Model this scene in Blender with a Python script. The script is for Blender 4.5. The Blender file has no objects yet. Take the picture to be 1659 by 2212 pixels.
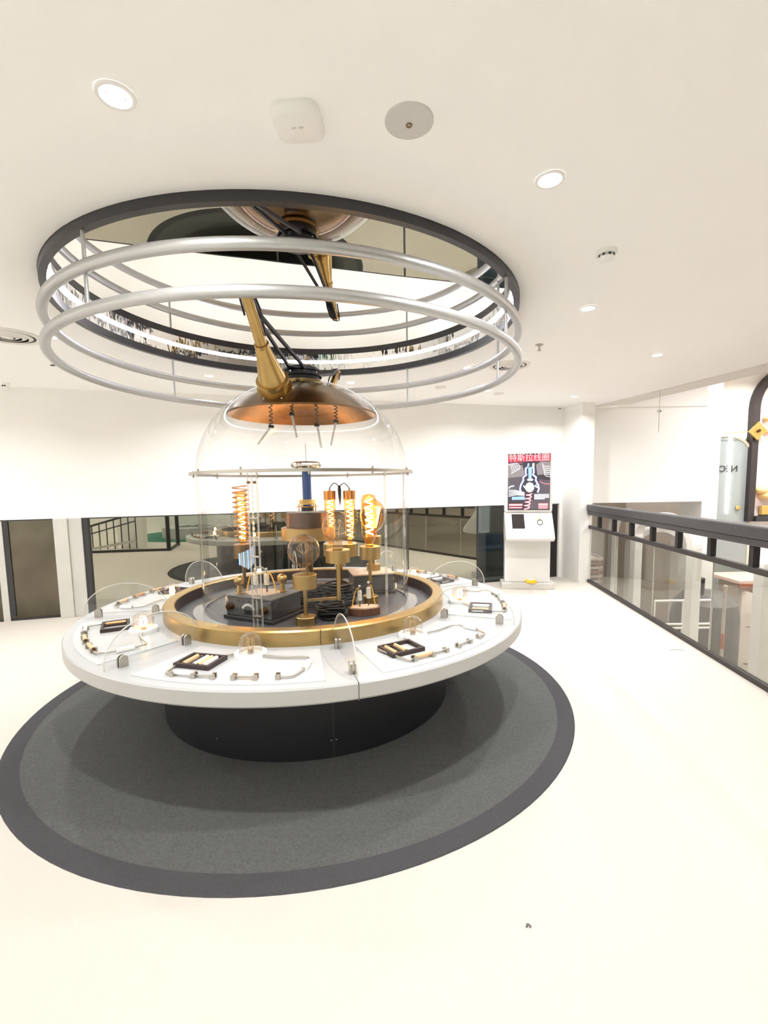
import bpy, bmesh, math, random
from math import sin, cos, pi, radians, sqrt
from mathutils import Vector, Matrix
random.seed(7)
scene = bpy.context.scene
COL = scene.collection

# ------------------------------------------------------------------ camera
cam_d = bpy.data.cameras.new('camera')
cam = bpy.data.objects.new('camera', cam_d); COL.objects.link(cam)
FPX, IW, IH = 1019.6, 1659.0, 2212.0
cam_d.sensor_fit = 'VERTICAL'; cam_d.sensor_height = 36.0; cam_d.sensor_width = 36.0 * IW / IH
cam_d.lens = FPX * 36.0 / IH
cam_d.shift_x = -11.2 / IH; cam_d.shift_y = 44.9 / IH
cam_d.clip_start = 0.05; cam_d.clip_end = 100
_p, _r = radians(-5.76), radians(0.878)
_X = Vector((1, 0, 0)); _F = Vector((0, cos(_p), sin(_p))); _U = Vector((0, -sin(_p), cos(_p)))
_X2 = _X * cos(_r) - _U * sin(_r); _U2 = _X * sin(_r) + _U * cos(_r)
mw = Matrix((( _X2.x, _U2.x, -_F.x, 0), (_X2.y, _U2.y, -_F.y, 0), (_X2.z, _U2.z, -_F.z, 1.6), (0, 0, 0, 1)))
cam.matrix_world = mw
scene.camera = cam

# ------------------------------------------------------------------ world, exposure
w = bpy.data.worlds.new('world'); scene.world = w; w.use_nodes = True
w.node_tree.nodes['Background'].inputs[0].default_value = (1.0, 0.97, 0.92, 1)
w.node_tree.nodes['Background'].inputs[1].default_value = 0.4
vs = scene.view_settings
vs.view_transform = 'Standard'; vs.look = 'None'; vs.gamma = 1.0; vs.use_curve_mapping = False
vs.exposure = 0.5
DOWNLIGHT_W = 17.0; VOID_W = 52.0
cy = scene.cycles
cy.use_denoising = True
cy.max_bounces = 12; cy.diffuse_bounces = 8; cy.glossy_bounces = 5; cy.transparent_max_bounces = 32; cy.transmission_bounces = 2
cy.use_adaptive_sampling = True; cy.adaptive_threshold = 0.14; cy.adaptive_min_samples = 16
cy.caustics_reflective = False; cy.caustics_refractive = False
cy.sample_clamp_indirect = 6.0

# ------------------------------------------------------------------ materials
MATS = {}
def nd(nt, t, **kw):
    n = nt.nodes.new(t)
    for k, v in kw.items(): setattr(n, k, v)
    return n
def mat(name, col, rough=0.5, metal=0.0, var=0.03, vscale=6.0, bump=0.0, bscale=80.0, emit=None, estr=0.0, stretch=None, spec=0.5, detail=3.0):
    m = bpy.data.materials.new(name); m.use_nodes = True; nt = m.node_tree
    b = nt.nodes['Principled BSDF']
    b.inputs['Roughness'].default_value = rough; b.inputs['Metallic'].default_value = metal
    b.inputs['Specular IOR Level'].default_value = spec
    tc = nd(nt, 'ShaderNodeTexCoord')
    mp = nd(nt, 'ShaderNodeMapping')
    if stretch: mp.inputs['Scale'].default_value = stretch
    nt.links.new(tc.outputs['Object'], mp.inputs['Vector'])
    no = nd(nt, 'ShaderNodeTexNoise'); no.inputs['Scale'].default_value = vscale; no.inputs['Detail'].default_value = detail
    nt.links.new(mp.outputs['Vector'], no.inputs['Vector'])
    rm = nd(nt, 'ShaderNodeValToRGB')
    c0 = [max(0, c * (1 - var)) for c in col]; c1 = [min(1, c * (1 + var)) for c in col]
    rm.color_ramp.elements[0].position = 0.3; rm.color_ramp.elements[1].position = 0.7
    rm.color_ramp.elements[0].color = (*c0, 1); rm.color_ramp.elements[1].color = (*c1, 1)
    nt.links.new(no.outputs['Fac'], rm.inputs['Fac'])
    nt.links.new(rm.outputs['Color'], b.inputs['Base Color'])
    if bump > 0:
        n2 = nd(nt, 'ShaderNodeTexNoise'); n2.inputs['Scale'].default_value = bscale; n2.inputs['Detail'].default_value = detail
        nt.links.new(mp.outputs['Vector'], n2.inputs['Vector'])
        bp = nd(nt, 'ShaderNodeBump'); bp.inputs['Strength'].default_value = bump; bp.inputs['Distance'].default_value = 0.01
        nt.links.new(n2.outputs['Fac'], bp.inputs['Height']); nt.links.new(bp.outputs['Normal'], b.inputs['Normal'])
    if emit:
        b.inputs['Emission Color'].default_value = (*emit, 1); b.inputs['Emission Strength'].default_value = estr
    MATS[name] = m
    return m
def glass(name, tint=(1, 1, 1), f0=0.05, f1=0.85, power=4.0, grough=0.0, haze=0.0, hazecol=(1, 1, 1), edge=None):
    """thin clear sheet: tinted transparency with a reflection that grows towards grazing angles"""
    m = bpy.data.materials.new(name); m.use_nodes = True; nt = m.node_tree
    for n in list(nt.nodes): nt.nodes.remove(n)
    out = nd(nt, 'ShaderNodeOutputMaterial')
    lw = nd(nt, 'ShaderNodeLayerWeight'); lw.inputs['Blend'].default_value = 0.5
    pw = nd(nt, 'ShaderNodeMath', operation='POWER'); pw.inputs[1].default_value = power
    nt.links.new(lw.outputs['Facing'], pw.inputs[0])
    mr = nd(nt, 'ShaderNodeMapRange'); mr.inputs['To Min'].default_value = f0; mr.inputs['To Max'].default_value = f1
    nt.links.new(pw.outputs[0], mr.inputs['Value'])
    tr = nd(nt, 'ShaderNodeBsdfTransparent'); tr.inputs['Color'].default_value = (*tint, 1)
    if edge:      # coloured glass looks deeper where it is seen along its wall
        p2 = nd(nt, 'ShaderNodeMath', operation='POWER'); p2.inputs[1].default_value = 3.0
        nt.links.new(lw.outputs['Facing'], p2.inputs[0])
        mc = nd(nt, 'ShaderNodeMix', data_type='RGBA'); mc.inputs[6].default_value = (*tint, 1); mc.inputs[7].default_value = (*edge, 1)
        nt.links.new(p2.outputs[0], mc.inputs[0]); nt.links.new(mc.outputs[2], tr.inputs['Color'])
    gl = nd(nt, 'ShaderNodeBsdfGlossy'); gl.inputs['Roughness'].default_value = grough
    mx = nd(nt, 'ShaderNodeMixShader')
    nt.links.new(mr.outputs[0], mx.inputs['Fac'])
    src = tr
    if haze > 0:
        df = nd(nt, 'ShaderNodeBsdfDiffuse'); df.inputs['Color'].default_value = (*hazecol, 1)
        m2 = nd(nt, 'ShaderNodeMixShader'); m2.inputs['Fac'].default_value = haze
        nt.links.new(tr.outputs[0], m2.inputs[1]); nt.links.new(df.outputs[0], m2.inputs[2]); src = m2
    nt.links.new(src.outputs[0], mx.inputs[1]); nt.links.new(gl.outputs[0], mx.inputs[2])
    nt.links.new(mx.outputs[0], out.inputs['Surface'])
    MATS[name] = m
    return m
def lightmat(name, col, strength):
    return mat(name, col, 0.4, 0, 0.0, emit=col, estr=strength)

mat('carpet', (0.63, 0.588, 0.53), 0.95, var=0.045, vscale=240, bump=0.35, bscale=420, spec=0.1)
mat('rug_grey', (0.116, 0.119, 0.115), 0.95, var=0.16, vscale=90, bump=0.5, bscale=300, spec=0.05)
mat('rug_dark', (0.080, 0.078, 0.083), 0.95, var=0.12, vscale=120, bump=0.5, bscale=300, spec=0.05)
mat('ceiling_paint', (0.975, 0.97, 0.957), 0.9, var=0.008, vscale=1.5, spec=0.1)
mat('wall_paint', (0.87, 0.863, 0.84), 0.85, var=0.01, vscale=2, spec=0.2)
mat('trim_paint', (0.74, 0.71, 0.66), 0.8, var=0.01)
mat('tinted_mirror', (0.40, 0.39, 0.32), 0.015, 1.0, var=0.015, vscale=1.0)
mat('dark_door', (0.13, 0.118, 0.09), 0.20, 1.0, var=0.2, vscale=2.5, bump=0.2, bscale=3)
mat('frame_grey', (0.55, 0.54, 0.50), 0.5, var=0.03)
mat('frame_dark', (0.03, 0.03, 0.03), 0.45)
mat('rail_metal', (0.075, 0.072, 0.075), 0.42, 0.3, var=0.06, vscale=30)
mat('rail_post', (0.02, 0.018, 0.018), 0.5)
mat('kerb_metal', (0.035, 0.028, 0.026), 0.5)
mat('table_white', (0.49, 0.50, 0.505), 0.28, var=0.01, spec=0.5)
mat('table_edge', (0.46, 0.455, 0.44), 0.4, var=0.015)
mat('panel_white', (0.585, 0.595, 0.60), 0.22, var=0.008)
mat('drum_black', (0.012, 0.0125, 0.0155), 0.45, var=0.1, vscale=20)
mat('screw', (0.8, 0.8, 0.8), 0.25, 1.0)
mat('brass', (0.46, 0.31, 0.115), 0.27, 1.0, var=0.05, vscale=14, bump=0.02, bscale=30)
mat('brass_brushed', (0.47, 0.325, 0.135), 0.36, 1.0, var=0.05, vscale=40, stretch=(1, 1, 8))
mat('brass_dark', (0.20, 0.115, 0.05), 0.28, 1.0, var=0.06, vscale=10)
mat('copper', (0.62, 0.285, 0.10), 0.25, 1.0, var=0.06, vscale=20)
mat('bronze_dark', (0.15, 0.10, 0.08), 0.35, 1.0, var=0.08)
mat('lining_brown', (0.045, 0.028, 0.026), 0.4, var=0.1)
mat('deck_grey', (0.10, 0.10, 0.105), 0.4, var=0.05)
mat('black_gloss', (0.012, 0.014, 0.02), 0.18, var=0.1)
mat('black_matt', (0.015, 0.014, 0.014), 0.55)
mat('cable_black', (0.006, 0.006, 0.006), 0.28, spec=0.35)
mat('silver_tube', (0.50, 0.505, 0.50), 0.36, 0.75, var=0.02, vscale=30)
mat('chrome', (0.78, 0.77, 0.74), 0.12, 1.0)
mat('nickel', (0.50, 0.465, 0.41), 0.28, 1.0)
mat('ring_dark', (0.032, 0.032, 0.035), 0.35, var=0.06)
mat('mirror_top', (0.84, 0.83, 0.80), 0.0, 1.0, var=0.0, bump=0.05, bscale=1.6, detail=1.0)
mat('mirror_band', (0.72, 0.72, 0.73), 0.04, 1.0, var=0.0, bump=0.9, bscale=7.0, stretch=(1, 1, 0.3), detail=3.0)
lightmat('led_white', (0.93, 0.90, 1.0), 20.0)
lightmat('lamp_lens', (1.0, 0.985, 0.97), 6.0)
mat('plastic_white', (0.86, 0.85, 0.83), 0.35, var=0.01)
mat('plastic_grey', (0.60, 0.585, 0.57), 0.55, var=0.02, vscale=200)
mat('vent_white', (0.80, 0.78, 0.74), 0.6)
mat('slot_dark', (0.02, 0.018, 0.015), 0.6)
glass('acrylic', (0.990, 0.990, 0.985), 0.035, 0.72, 4.2)
glass('acrylic_seam', (0.90, 0.89, 0.86), 0.12, 0.7, 2.5, haze=0.18, hazecol=(0.9, 0.88, 0.82))
mat('acrylic_edge', (0.66, 0.64, 0.58), 0.15, var=0.02)
glass('divider_glass', (0.965, 0.97, 0.965), 0.03, 0.6, 4.0, haze=0.03)
glass('rail_glass', (0.90, 0.90, 0.875), 0.05, 0.6, 4.0)
glass('bulb_clear', (0.96, 0.93, 0.88), 0.055, 0.9, 2.5)
glass('bulb_amber', (0.97, 0.90, 0.84), 0.05, 0.8, 2.6)
glass('bulb_globe', (0.95, 0.87, 0.77), 0.06, 0.85, 3.0, edge=(0.50, 0.20, 0.06))
glass('bulb_deep', (0.98, 0.72, 0.36), 0.05, 0.8, 2.4)
lightmat('filament', (1.0, 0.76, 0.42), 14.0)
lightmat('filament_tube', (1.0, 0.74, 0.36), 20.0)
lightmat('amber_glow', (1.0, 0.52, 0.13), 2.2)
mat('filament_off', (0.75, 0.58, 0.35), 0.3, 0.8)
mat('coil_blue', (0.012, 0.055, 0.21), 0.22, var=0.04)
mat('blue_reflection', (0.25, 0.45, 0.75), 0.3, emit=(0.35, 0.6, 1.0), estr=0.7)  # blue reflection put into colour and a weak glow
mat('toroid', (0.80, 0.76, 0.70), 0.18, 1.0, var=0.15, vscale=40)
mat('ceramic', (0.82, 0.76, 0.64), 0.3, var=0.02)
mat('cream_plate', (0.72, 0.55, 0.40), 0.45, var=0.03)
mat('wood_brown', (0.14, 0.062, 0.035), 0.4, var=0.15, vscale=20, stretch=(1, 6, 1))
mat('wire_orange', (0.90, 0.46, 0.06), 0.4)
mat('box_black', (0.035, 0.034, 0.034), 0.38, var=0.1, vscale=14)
mat('box_face', (0.10, 0.098, 0.096), 0.42, var=0.06, vscale=20)
mat('dial_white', (0.82, 0.82, 0.80), 0.4)
mat('tray_dark', (0.035, 0.02, 0.018), 0.5, var=0.1)
mat('rod_tan', (0.78, 0.50, 0.27), 0.4, var=0.08, vscale=60)
mat('rod_white', (0.88, 0.86, 0.83), 0.3)
mat('rod_copper', (0.70, 0.33, 0.15), 0.3, 0.8)
mat('kiosk_white', (0.74, 0.735, 0.72), 0.35, var=0.008)
mat('kiosk_grey', (0.62, 0.60, 0.57), 0.4)
mat('tablet_black', (0.02, 0.016, 0.016), 0.15)
mat('yellow_tape', (0.90, 0.60, 0.02), 0.35)
for nme, c, e in [('scr_dark', (0.055, 0.045, 0.055), 1.0), ('scr_grey', (0.30, 0.26, 0.26), 1.0), ('scr_mid', (0.12, 0.10, 0.115), 1.0), ('scr_white', (0.95, 0.95, 1.0), 1.15),
                  ('scr_pink', (1.0, 0.52, 0.52), 1.2), ('scr_red', (0.60, 0.02, 0.06), 1.1), ('scr_blue', (0.36, 0.56, 0.95), 1.1), ('scr_navy', (0.03, 0.05, 0.22), 1.0), ('scr_rose', (0.80, 0.25, 0.34), 1.0)]:
    mat(nme, (0.01, 0.01, 0.01), 0.3, emit=c, estr=e)
mat('text_grey', (0.62, 0.60, 0.58), 0.5)
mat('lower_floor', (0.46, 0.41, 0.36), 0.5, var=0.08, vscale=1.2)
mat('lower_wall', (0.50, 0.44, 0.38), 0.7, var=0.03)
mat('shop_white', (0.90, 0.86, 0.80), 0.6)
mat('shop_cream', (0.88, 0.79, 0.62), 0.5)
mat('shop_pink', (0.90, 0.74, 0.70), 0.6, var=0.15, vscale=2.5)
mat('arch_white', (0.92, 0.91, 0.88), 0.45, var=0.02)
mat('arch_dark', (0.035, 0.026, 0.026), 0.45, var=0.1, vscale=30)
mat('gold_leaf', (0.75, 0.52, 0.17), 0.35, 0.9, var=0.12, vscale=30)
glass('arch_glass', (0.62, 0.65, 0.63), 0.08, 0.6, 4.0, haze=0.75, hazecol=(0.40, 0.44, 0.43))
mat('counter_pink', (0.86, 0.66, 0.60), 0.4)
mat('counter_red', (0.40, 0.15, 0.10), 0.5)
mat('stair_dark', (0.10, 0.095, 0.09), 0.5)
mat('green_carpet', (0.035, 0.16, 0.10), 0.9, var=0.1, vscale=60)
mat('hedge_green', (0.06, 0.13, 0.10), 0.8, var=0.5, vscale=5)
mat('seat_blue', (0.10, 0.22, 0.40), 0.35, var=0.2, vscale=3)
mat('terrace', (0.12, 0.11, 0.10), 0.7)
mat('flower_gold', (0.85, 0.62, 0.28), 0.6)

# ------------------------------------------------------------------ mesh building
class MB:
    def __init__(self): self.v = []; self.f = []; self.s = []
    def add(self, vs_, fs_, smooth=False):
        o = len(self.v); self.v += [tuple(p) for p in vs_]
        for f in fs_:
            self.f.append([i + o for i in f]); self.s.append(smooth)
        return self
    def box(self, x0, x1, y0, y1, z0, z1):
        v = [(x0, y0, z0), (x1, y0, z0), (x1, y1, z0), (x0, y1, z0), (x0, y0, z1), (x1, y0, z1), (x1, y1, z1), (x0, y1, z1)]
        return self.add(v, [(0, 3, 2, 1), (4, 5, 6, 7), (0, 1, 5, 4), (1, 2, 6, 5), (2, 3, 7, 6), (3, 0, 4, 7)])
    def bar(self, p0, p1, wx, wz):
        """rectangular bar from p0 to p1: wx wide (horizontal), wz tall"""
        p0 = Vector(p0); p1 = Vector(p1); d = (p1 - p0).normalized()
        up = Vector((0, 0, 1)) if abs(d.z) < 0.95 else Vector((1, 0, 0))
        s = d.cross(up).normalized(); u = s.cross(d).normalized()
        v = []
        for p in (p0, p1):
            for a, b in ((-1, -1), (1, -1), (1, 1), (-1, 1)): v.append(p + s * a * wx / 2 + u * b * wz / 2)
        return self.add(v, [(0, 1, 2, 3), (7, 6, 5, 4), (0, 4, 5, 1), (1, 5, 6, 2), (2, 6, 7, 3), (3, 7, 4, 0)])
    def cyl(self, p0, p1, r0, r1=None, n=24, caps=True):
        if r1 is None: r1 = r0
        p0 = Vector(p0); p1 = Vector(p1); d = (p1 - p0).normalized()
        a = Vector((0, 0, 1)) if abs(d.z) < 0.9 else Vector((1, 0, 0))
        s = d.cross(a).normalized(); u = d.cross(s).normalized()
        ring = lambda p, r: [p + (s * cos(2 * pi * i / n) + u * sin(2 * pi * i / n)) * r for i in range(n)]
        A = ring(p0, r0); B = ring(p1, r1)
        self.add(A + B, [(i, (i + 1) % n, n + (i + 1) % n, n + i) for i in range(n)], True)
        if caps:
            self.add(A, [tuple(reversed(range(n)))]); self.add(B, [tuple(range(n))])
        return self
    def lathe(self, prof, n=48, c=(0, 0), closed=False, a0=0.0, a1=2 * pi, sharp=32):
        full = abs(a1 - a0 - 2 * pi) < 1e-6
        m = n if full else n + 1
        segs = list(zip(prof[:-1], prof[1:]))
        if closed: segs.append((prof[-1], prof[0]))
        groups = []; cur = [segs[0][0], segs[0][1]]
        for k in range(1, len(segs)):
            (p, q), (p2, q2) = segs[k - 1], segs[k]
            an = math.degrees(abs((math.atan2(q[1] - p[1], q[0] - p[0]) - math.atan2(q2[1] - p2[1], q2[0] - p2[0]) + pi) % (2 * pi) - pi))
            if an > sharp: groups.append(cur); cur = [p2, q2]
            else: cur.append(q2)
        groups.append(cur)
        for g in groups:
            vs_ = []; fs_ = []
            for (r, z) in g:
                for i in range(m):
                    t = a0 + (a1 - a0) * i / n
                    vs_.append((c[0] + r * cos(t), c[1] + r * sin(t), z))
            for k in range(len(g) - 1):
                for i in range(n if not full else n):
                    j = (i + 1) % m if full else i + 1
                    fs_.append((k * m + i, k * m + j, (k + 1) * m + j, (k + 1) * m + i))
            self.add(vs_, fs_, True)
        return self
    def tube(self, path, r, n=10, closed=False, caps=True):
        P = [Vector(p) for p in path]; L = len(P)
        rs = r if isinstance(r, (list, tuple)) else [r] * L
        vs_ = []; prev = None
        for i in range(L):
            if closed: t = P[(i + 1) % L] - P[i - 1]
            else: t = P[min(i + 1, L - 1)] - P[max(i - 1, 0)]
            t = t.normalized() if t.length > 1e-9 else Vector((0, 0, 1))
            if prev is None:
                a = Vector((0, 0, 1)) if abs(t.z) < 0.9 else Vector((1, 0, 0)); s = t.cross(a).normalized()
            else:
                s = prev - t * prev.dot(t)
                s = s.normalized() if s.length > 1e-6 else t.orthogonal().normalized()
            prev = s; u = t.cross(s)
            for k in range(n): vs_.append(P[i] + (s * cos(2 * pi * k / n) + u * sin(2 * pi * k / n)) * rs[i])
        fs_ = []
        for i in range(L if closed else L - 1):
            j = (i + 1) % L
            for k in range(n): fs_.append((i * n + k, i * n + (k + 1) % n, j * n + (k + 1) % n, j * n + k))
        self.add(vs_, fs_, True)
        if caps and not closed:
            self.add(vs_[:n], [tuple(reversed(range(n)))]); self.add(vs_[-n:], [tuple(range(n))])
        return self
    def sphere(self, c, r, nu=24, nv=14, sz=1.0, v0=-90, v1=90):
        prof = [(max(1e-4, r * cos(radians(v0 + (v1 - v0) * k / nv))), c[2] + r * sz * sin(radians(v0 + (v1 - v0) * k / nv))) for k in range(nv + 1)]
        return self.lathe(prof, nu, (c[0], c[1]), sharp=60)
    def prism(self, poly, z0, z1):
        n = len(poly)
        A = [(x, y, z0) for x, y in poly]; B = [(x, y, z1) for x, y in poly]
        self.add(A + B, [(i, (i + 1) % n, n + (i + 1) % n, n + i) for i in range(n)])
        self.add(A, [tuple(reversed(range(n)))]); self.add(B, [tuple(range(n))])
        return self
    def slab(self, pts, off):
        """planar 3d outline given a thickness vector"""
        n = len(pts); off = Vector(off)
        A = [Vector(p) for p in pts]; B = [p + off for p in A]
        self.add(A + B, [(i, (i + 1) % n, n + (i + 1) % n, n + i) for i in range(n)])
        self.add(A, [tuple(reversed(range(n)))]); self.add(B, [tuple(range(n))])
        return self
    def build(self, name, m, parent=None, loc=None, rotz=0.0, bevel=0.0, flip=True):
        me = bpy.data.meshes.new(name)
        me.from_pydata(self.v, [], self.f)
        me.polygons.foreach_set('use_smooth', self.s)
        me.materials.append(MATS[m])
        bm = bmesh.new(); bm.from_mesh(me)
        if bevel > 0:
            bmesh.ops.remove_doubles(bm, verts=bm.verts, dist=1e-5)
            bmesh.ops.recalc_face_normals(bm, faces=bm.faces)
            ed = [e for e in bm.edges if len(e.link_faces) == 2 and e.calc_face_angle(0) > 0.6]
            bmesh.ops.bevel(bm, geom=ed, offset=bevel, segments=2, profile=0.5, affect='EDGES')
        bmesh.ops.recalc_face_normals(bm, faces=bm.faces)
        bm.to_mesh(me); bm.free(); me.update()
        o = bpy.data.objects.new(name, me); COL.objects.link(o)
        if parent: o.parent = parent
        if loc: o.location = loc
        o.rotation_euler = (0, 0, rotz)
        return o
def tag(o, label, cat, group=None):
    o['label'] = label; o['category'] = cat
    if group: o['group'] = group
    return o
def thing(name, label, cat, loc=(0, 0, 0), rotz=0.0, group=None):
    o = bpy.data.objects.new(name, None); COL.objects.link(o); o.empty_display_size = 0.05
    o.location = loc; o.rotation_euler = (0, 0, rotz)
    return tag(o, label, cat, group)
def struct(o, label=None):
    o['kind'] = 'structure'
    if label: o['label'] = label
    return o
def sempty(name, loc=(0, 0, 0), label=None):
    o = bpy.data.objects.new(name, None); COL.objects.link(o); o.empty_display_size = 0.05; o.location = loc
    return struct(o, label)
def copy_tree(o, parent=None):
    c = o.copy(); COL.objects.link(c); c.parent = parent
    for ch in o.children: copy_tree(ch, c)
    return c
def helix(c, r, z0, z1, turns, n=12, phase=0.0):
    N = int(turns * n)
    return [(c[0] + r * cos(2 * pi * k / n + phase), c[1] + r * sin(2 * pi * k / n + phase), z0 + (z1 - z0) * k / N) for k in range(N + 1)]
def text_mesh(body, size, m, parent, name='lettering', extrude=0.001, loc=(0, 0, 0), rot=(pi / 2, 0, 0), mirror=False, align='CENTER', fit=None, bold=0.0):
    cu = bpy.data.curves.new('t', 'FONT'); cu.body = body; cu.size = size; cu.extrude = extrude
    cu.align_x = align; cu.align_y = 'CENTER'; cu.offset = bold
    to = bpy.data.objects.new('t', cu); COL.objects.link(to)
    dg = bpy.context.evaluated_depsgraph_get()
    me = bpy.data.meshes.new_from_object(to.evaluated_get(dg)); me.name = name
    bpy.data.objects.remove(to); bpy.data.curves.remove(cu)
    me.materials.clear(); me.materials.append(MATS[m])
    xs = [v.co.x for v in me.vertices] or [0, 1]
    if fit and max(xs) > min(xs):
        s = fit / (max(xs) - min(xs))
        for v in me.vertices: v.co.x *= s
    if mirror:
        for v in me.vertices: v.co.x *= -1
        me.flip_normals()
    o = bpy.data.objects.new(name, me); COL.objects.link(o); o.parent = parent; o.location = loc; o.rotation_euler = rot
    return o

CX, CY = -0.641, 3.674          # axis of the round exhibit
H = 2.83                        # ceiling
RW0 = Vector((3.206, 7.521)); RD = Vector((-0.0850, -0.9964))   # balustrade: start at the pillar and direction towards the viewer
def rail_pt(t, off=0.0):        # off > 0 : towards the void
    nrm = Vector((-RD.y, RD.x))
    return (RW0.x + RD.x * t + nrm.x * off, RW0.y + RD.y * t + nrm.y * off)
WA = Vector((-4.6, 5.72)); WD = Vector((0.9587, 0.2843)); WN = Vector((-0.2843, 0.9587))
def wall_pt(t, off=0.0): return (WA.x + WD.x * t + WN.x * off, WA.y + WD.y * t + WN.y * off)

# ================================================================== THE SETTING
fl = MB()
a = rail_pt(-0.9, -0.01); b = rail_pt(14.2, -0.01)
fl.prism([(-7.6, -6.6), b, a, wall_pt(8.6, 0.4), wall_pt(-3.4, 0.4)], -0.35, 0.0)
struct(fl.build('floor', 'carpet'), 'cream carpeted floor')

# ceiling with a round opening
RC = 1.585
OUTL = [(-7.6, -6.6), (7.35, -6.6), (4.37, 5.50), (3.84, 7.64), (3.60, 8.75), (-7.6, 8.75)]
angs = [2 * pi * k / 120 for k in range(120)] + [math.atan2(q[1] - CY, q[0] - CX) % (2 * pi) for q in OUTL]
angs = sorted(set(round(t, 6) for t in angs))
def edge_pt(t):
    c, s = cos(t), sin(t); best = None
    for (ax, ay), (bx, by) in zip(OUTL, OUTL[1:] + OUTL[:1]):
        dx, dy = bx - ax, by - ay; den = c * dy - s * dx
        if abs(den) < 1e-9: continue
        k = ((ax - CX) * dy - (ay - CY) * dx) / den; u = ((ax - CX) * s - (ay - CY) * c) / den
        if k > 0 and -1e-6 <= u <= 1 + 1e-6 and (best is None or k < best): best = k
    return (CX + c * best, CY + s * best)
ce = MB(); n = len(angs); vv = []
for z in (H, H + 0.3):
    for t in angs: vv.append((CX + RC * cos(t), CY + RC * sin(t), z))
    for t in angs: vv.append((*edge_pt(t), z))
ff = []
for i in range(n):
    j = (i + 1) % n
    ff += [(i, j, n + j, n + i), (2 * n + i, 3 * n + i, 3 * n + j, 2 * n + j), (i, 2 * n + i, 2 * n + j, j)]
ce.add(vv, ff)
struct(ce.build('ceiling', 'ceiling_paint'), 'smooth cream ceiling')
# shallow fascia band along the edge of the void
tb = MB(); tb.slab([(3.36, 7.92, H - 0.012), (4.06, 5.16, H - 0.012), (4.9, 1.84, H - 0.012), (5.26, 1.9, H - 0.012), (4.36, 5.50, H - 0.012), (3.83, 7.64, H - 0.012)], (0, 0, 0.014))
struct(tb.build('trim_1', 'trim_paint'), 'pale grey ceiling band along the void')

wb = MB()
wb.prism([wall_pt(-3.4), wall_pt(8.3), wall_pt(8.3, 0.3), wall_pt(-3.4, 0.3)], 1.25, H)
struct(wb.build('wall_back', 'wall_paint'), 'plain white wall over the mirrored glass band')
sh = MB(); sh.prism([wall_pt(-3.4, 0.004), wall_pt(8.0, 0.004), wall_pt(8.0, 0.12), wall_pt(-3.4, 0.12)], 1.235, 1.252)  # narrow dark strip along the lower edge of the wall
struct(sh.build('trim_2', 'frame_dark'), 'thin dark strip under the white wall')
pr = MB(); pr.prism([(2.90, 8.0), (3.03, 7.47), (3.235, 7.50), (3.42, 8.05), (3.42, 8.6), (2.90, 8.6)], 0.0, H)
struct(pr.build('wall_right', 'wall_paint'), 'white wall end at the head of the balustrade')
wl = MB(); wl.box(-7.75, -7.5, -6.6, 6.0, 0, H)
struct(wl.build('wall_left', 'wall_paint'), 'white side wall')
wr = MB(); wr.box(-7.6, 10.2, -6.75, -6.5, -2.5, H)
struct(wr.build('wall_rear', 'wall_paint'), 'white rear wall')

# mirrored glazing below the white wall: (start, end, kind)
def window(name, t0, t1, m, frame_l=True, label=None):
    e = sempty(name, (*wall_pt((t0 + t1) / 2), 0), label)
    p = MB(); p.prism([wall_pt(t0 + 0.012, 0.02), wall_pt(t1 - 0.012, 0.02), wall_pt(t1 - 0.012, 0.032), wall_pt(t0 + 0.012, 0.032)], 0.03, 1.235)
    for o in (p.build('pane', m),):
        o.parent = e; o.matrix_parent_inverse = Matrix.Translation((-e.location.x, -e.location.y, 0))
    fr = MB()
    fr.prism([wall_pt(t0, 0.0), wall_pt(t1, 0.0), wall_pt(t1, 0.05), wall_pt(t0, 0.05)], 0.0, 0.03)
    fr.prism([wall_pt(t0, 0.01), wall_pt(t0 + 0.012, 0.01), wall_pt(t0 + 0.012, 0.05), wall_pt(t0, 0.05)], 0.03, 1.235)
    fr.prism([wall_pt(t1 - 0.012, 0.01), wall_pt(t1, 0.01), wall_pt(t1, 0.05), wall_pt(t1 - 0.012, 0.05)], 0.03, 1.235)
    o = fr.build('window_frame', 'frame_dark', e); o.matrix_parent_inverse = Matrix.Translation((-e.location.x, -e.location.y, 0))
    return e
window('window_1', 0.83, 3.3, 'tinted_mirror', label='tinted mirror pane left of the glass dome')
window('window_2', 3.3, 5.1, 'tinted_mirror', label='tinted mirror pane behind the glass dome')
window('window_3', 5.1, 6.28, 'tinted_mirror', label='tinted mirror pane right of the glass dome')
glass('night_glass', (0.55, 0.60, 0.58), 0.10, 0.7, 3.0)
window('window_4', 6.28, 7.62, 'night_glass', label='clear pane beside the kiosk looking out to the dark terrace')
dr = sempty('door_1', (*wall_pt(0.0), 0), 'dark smoked glass door at the left edge')
def wpart(mb, name, m, e):
    o = mb.build(name, m, e); o.matrix_parent_inverse = Matrix.Translation((-e.location.x, -e.location.y, -e.location.z)); return o
p = MB(); p.prism([wall_pt(-1.6, 0.02), wall_pt(0.46, 0.02), wall_pt(0.46, 0.05), wall_pt(-1.6, 0.05)], 0.02, 1.235); wpart(p, 'door_leaf', 'dark_door', dr)
p = MB(); p.prism([wall_pt(-0.16, 0.0), wall_pt(-0.09, 0.0), wall_pt(-0.09, 0.03), wall_pt(-0.16, 0.03)], 0.0, 1.235); wpart(p, 'door_stile', 'frame_grey', dr)
p = MB(); p.prism([wall_pt(-0.09, 0.005), wall_pt(-0.03, 0.005), wall_pt(-0.03, 0.03), wall_pt(-0.09, 0.03)], 0.05, 1.235); wpart(p, 'dark_stile', 'frame_dark', dr)
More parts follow.
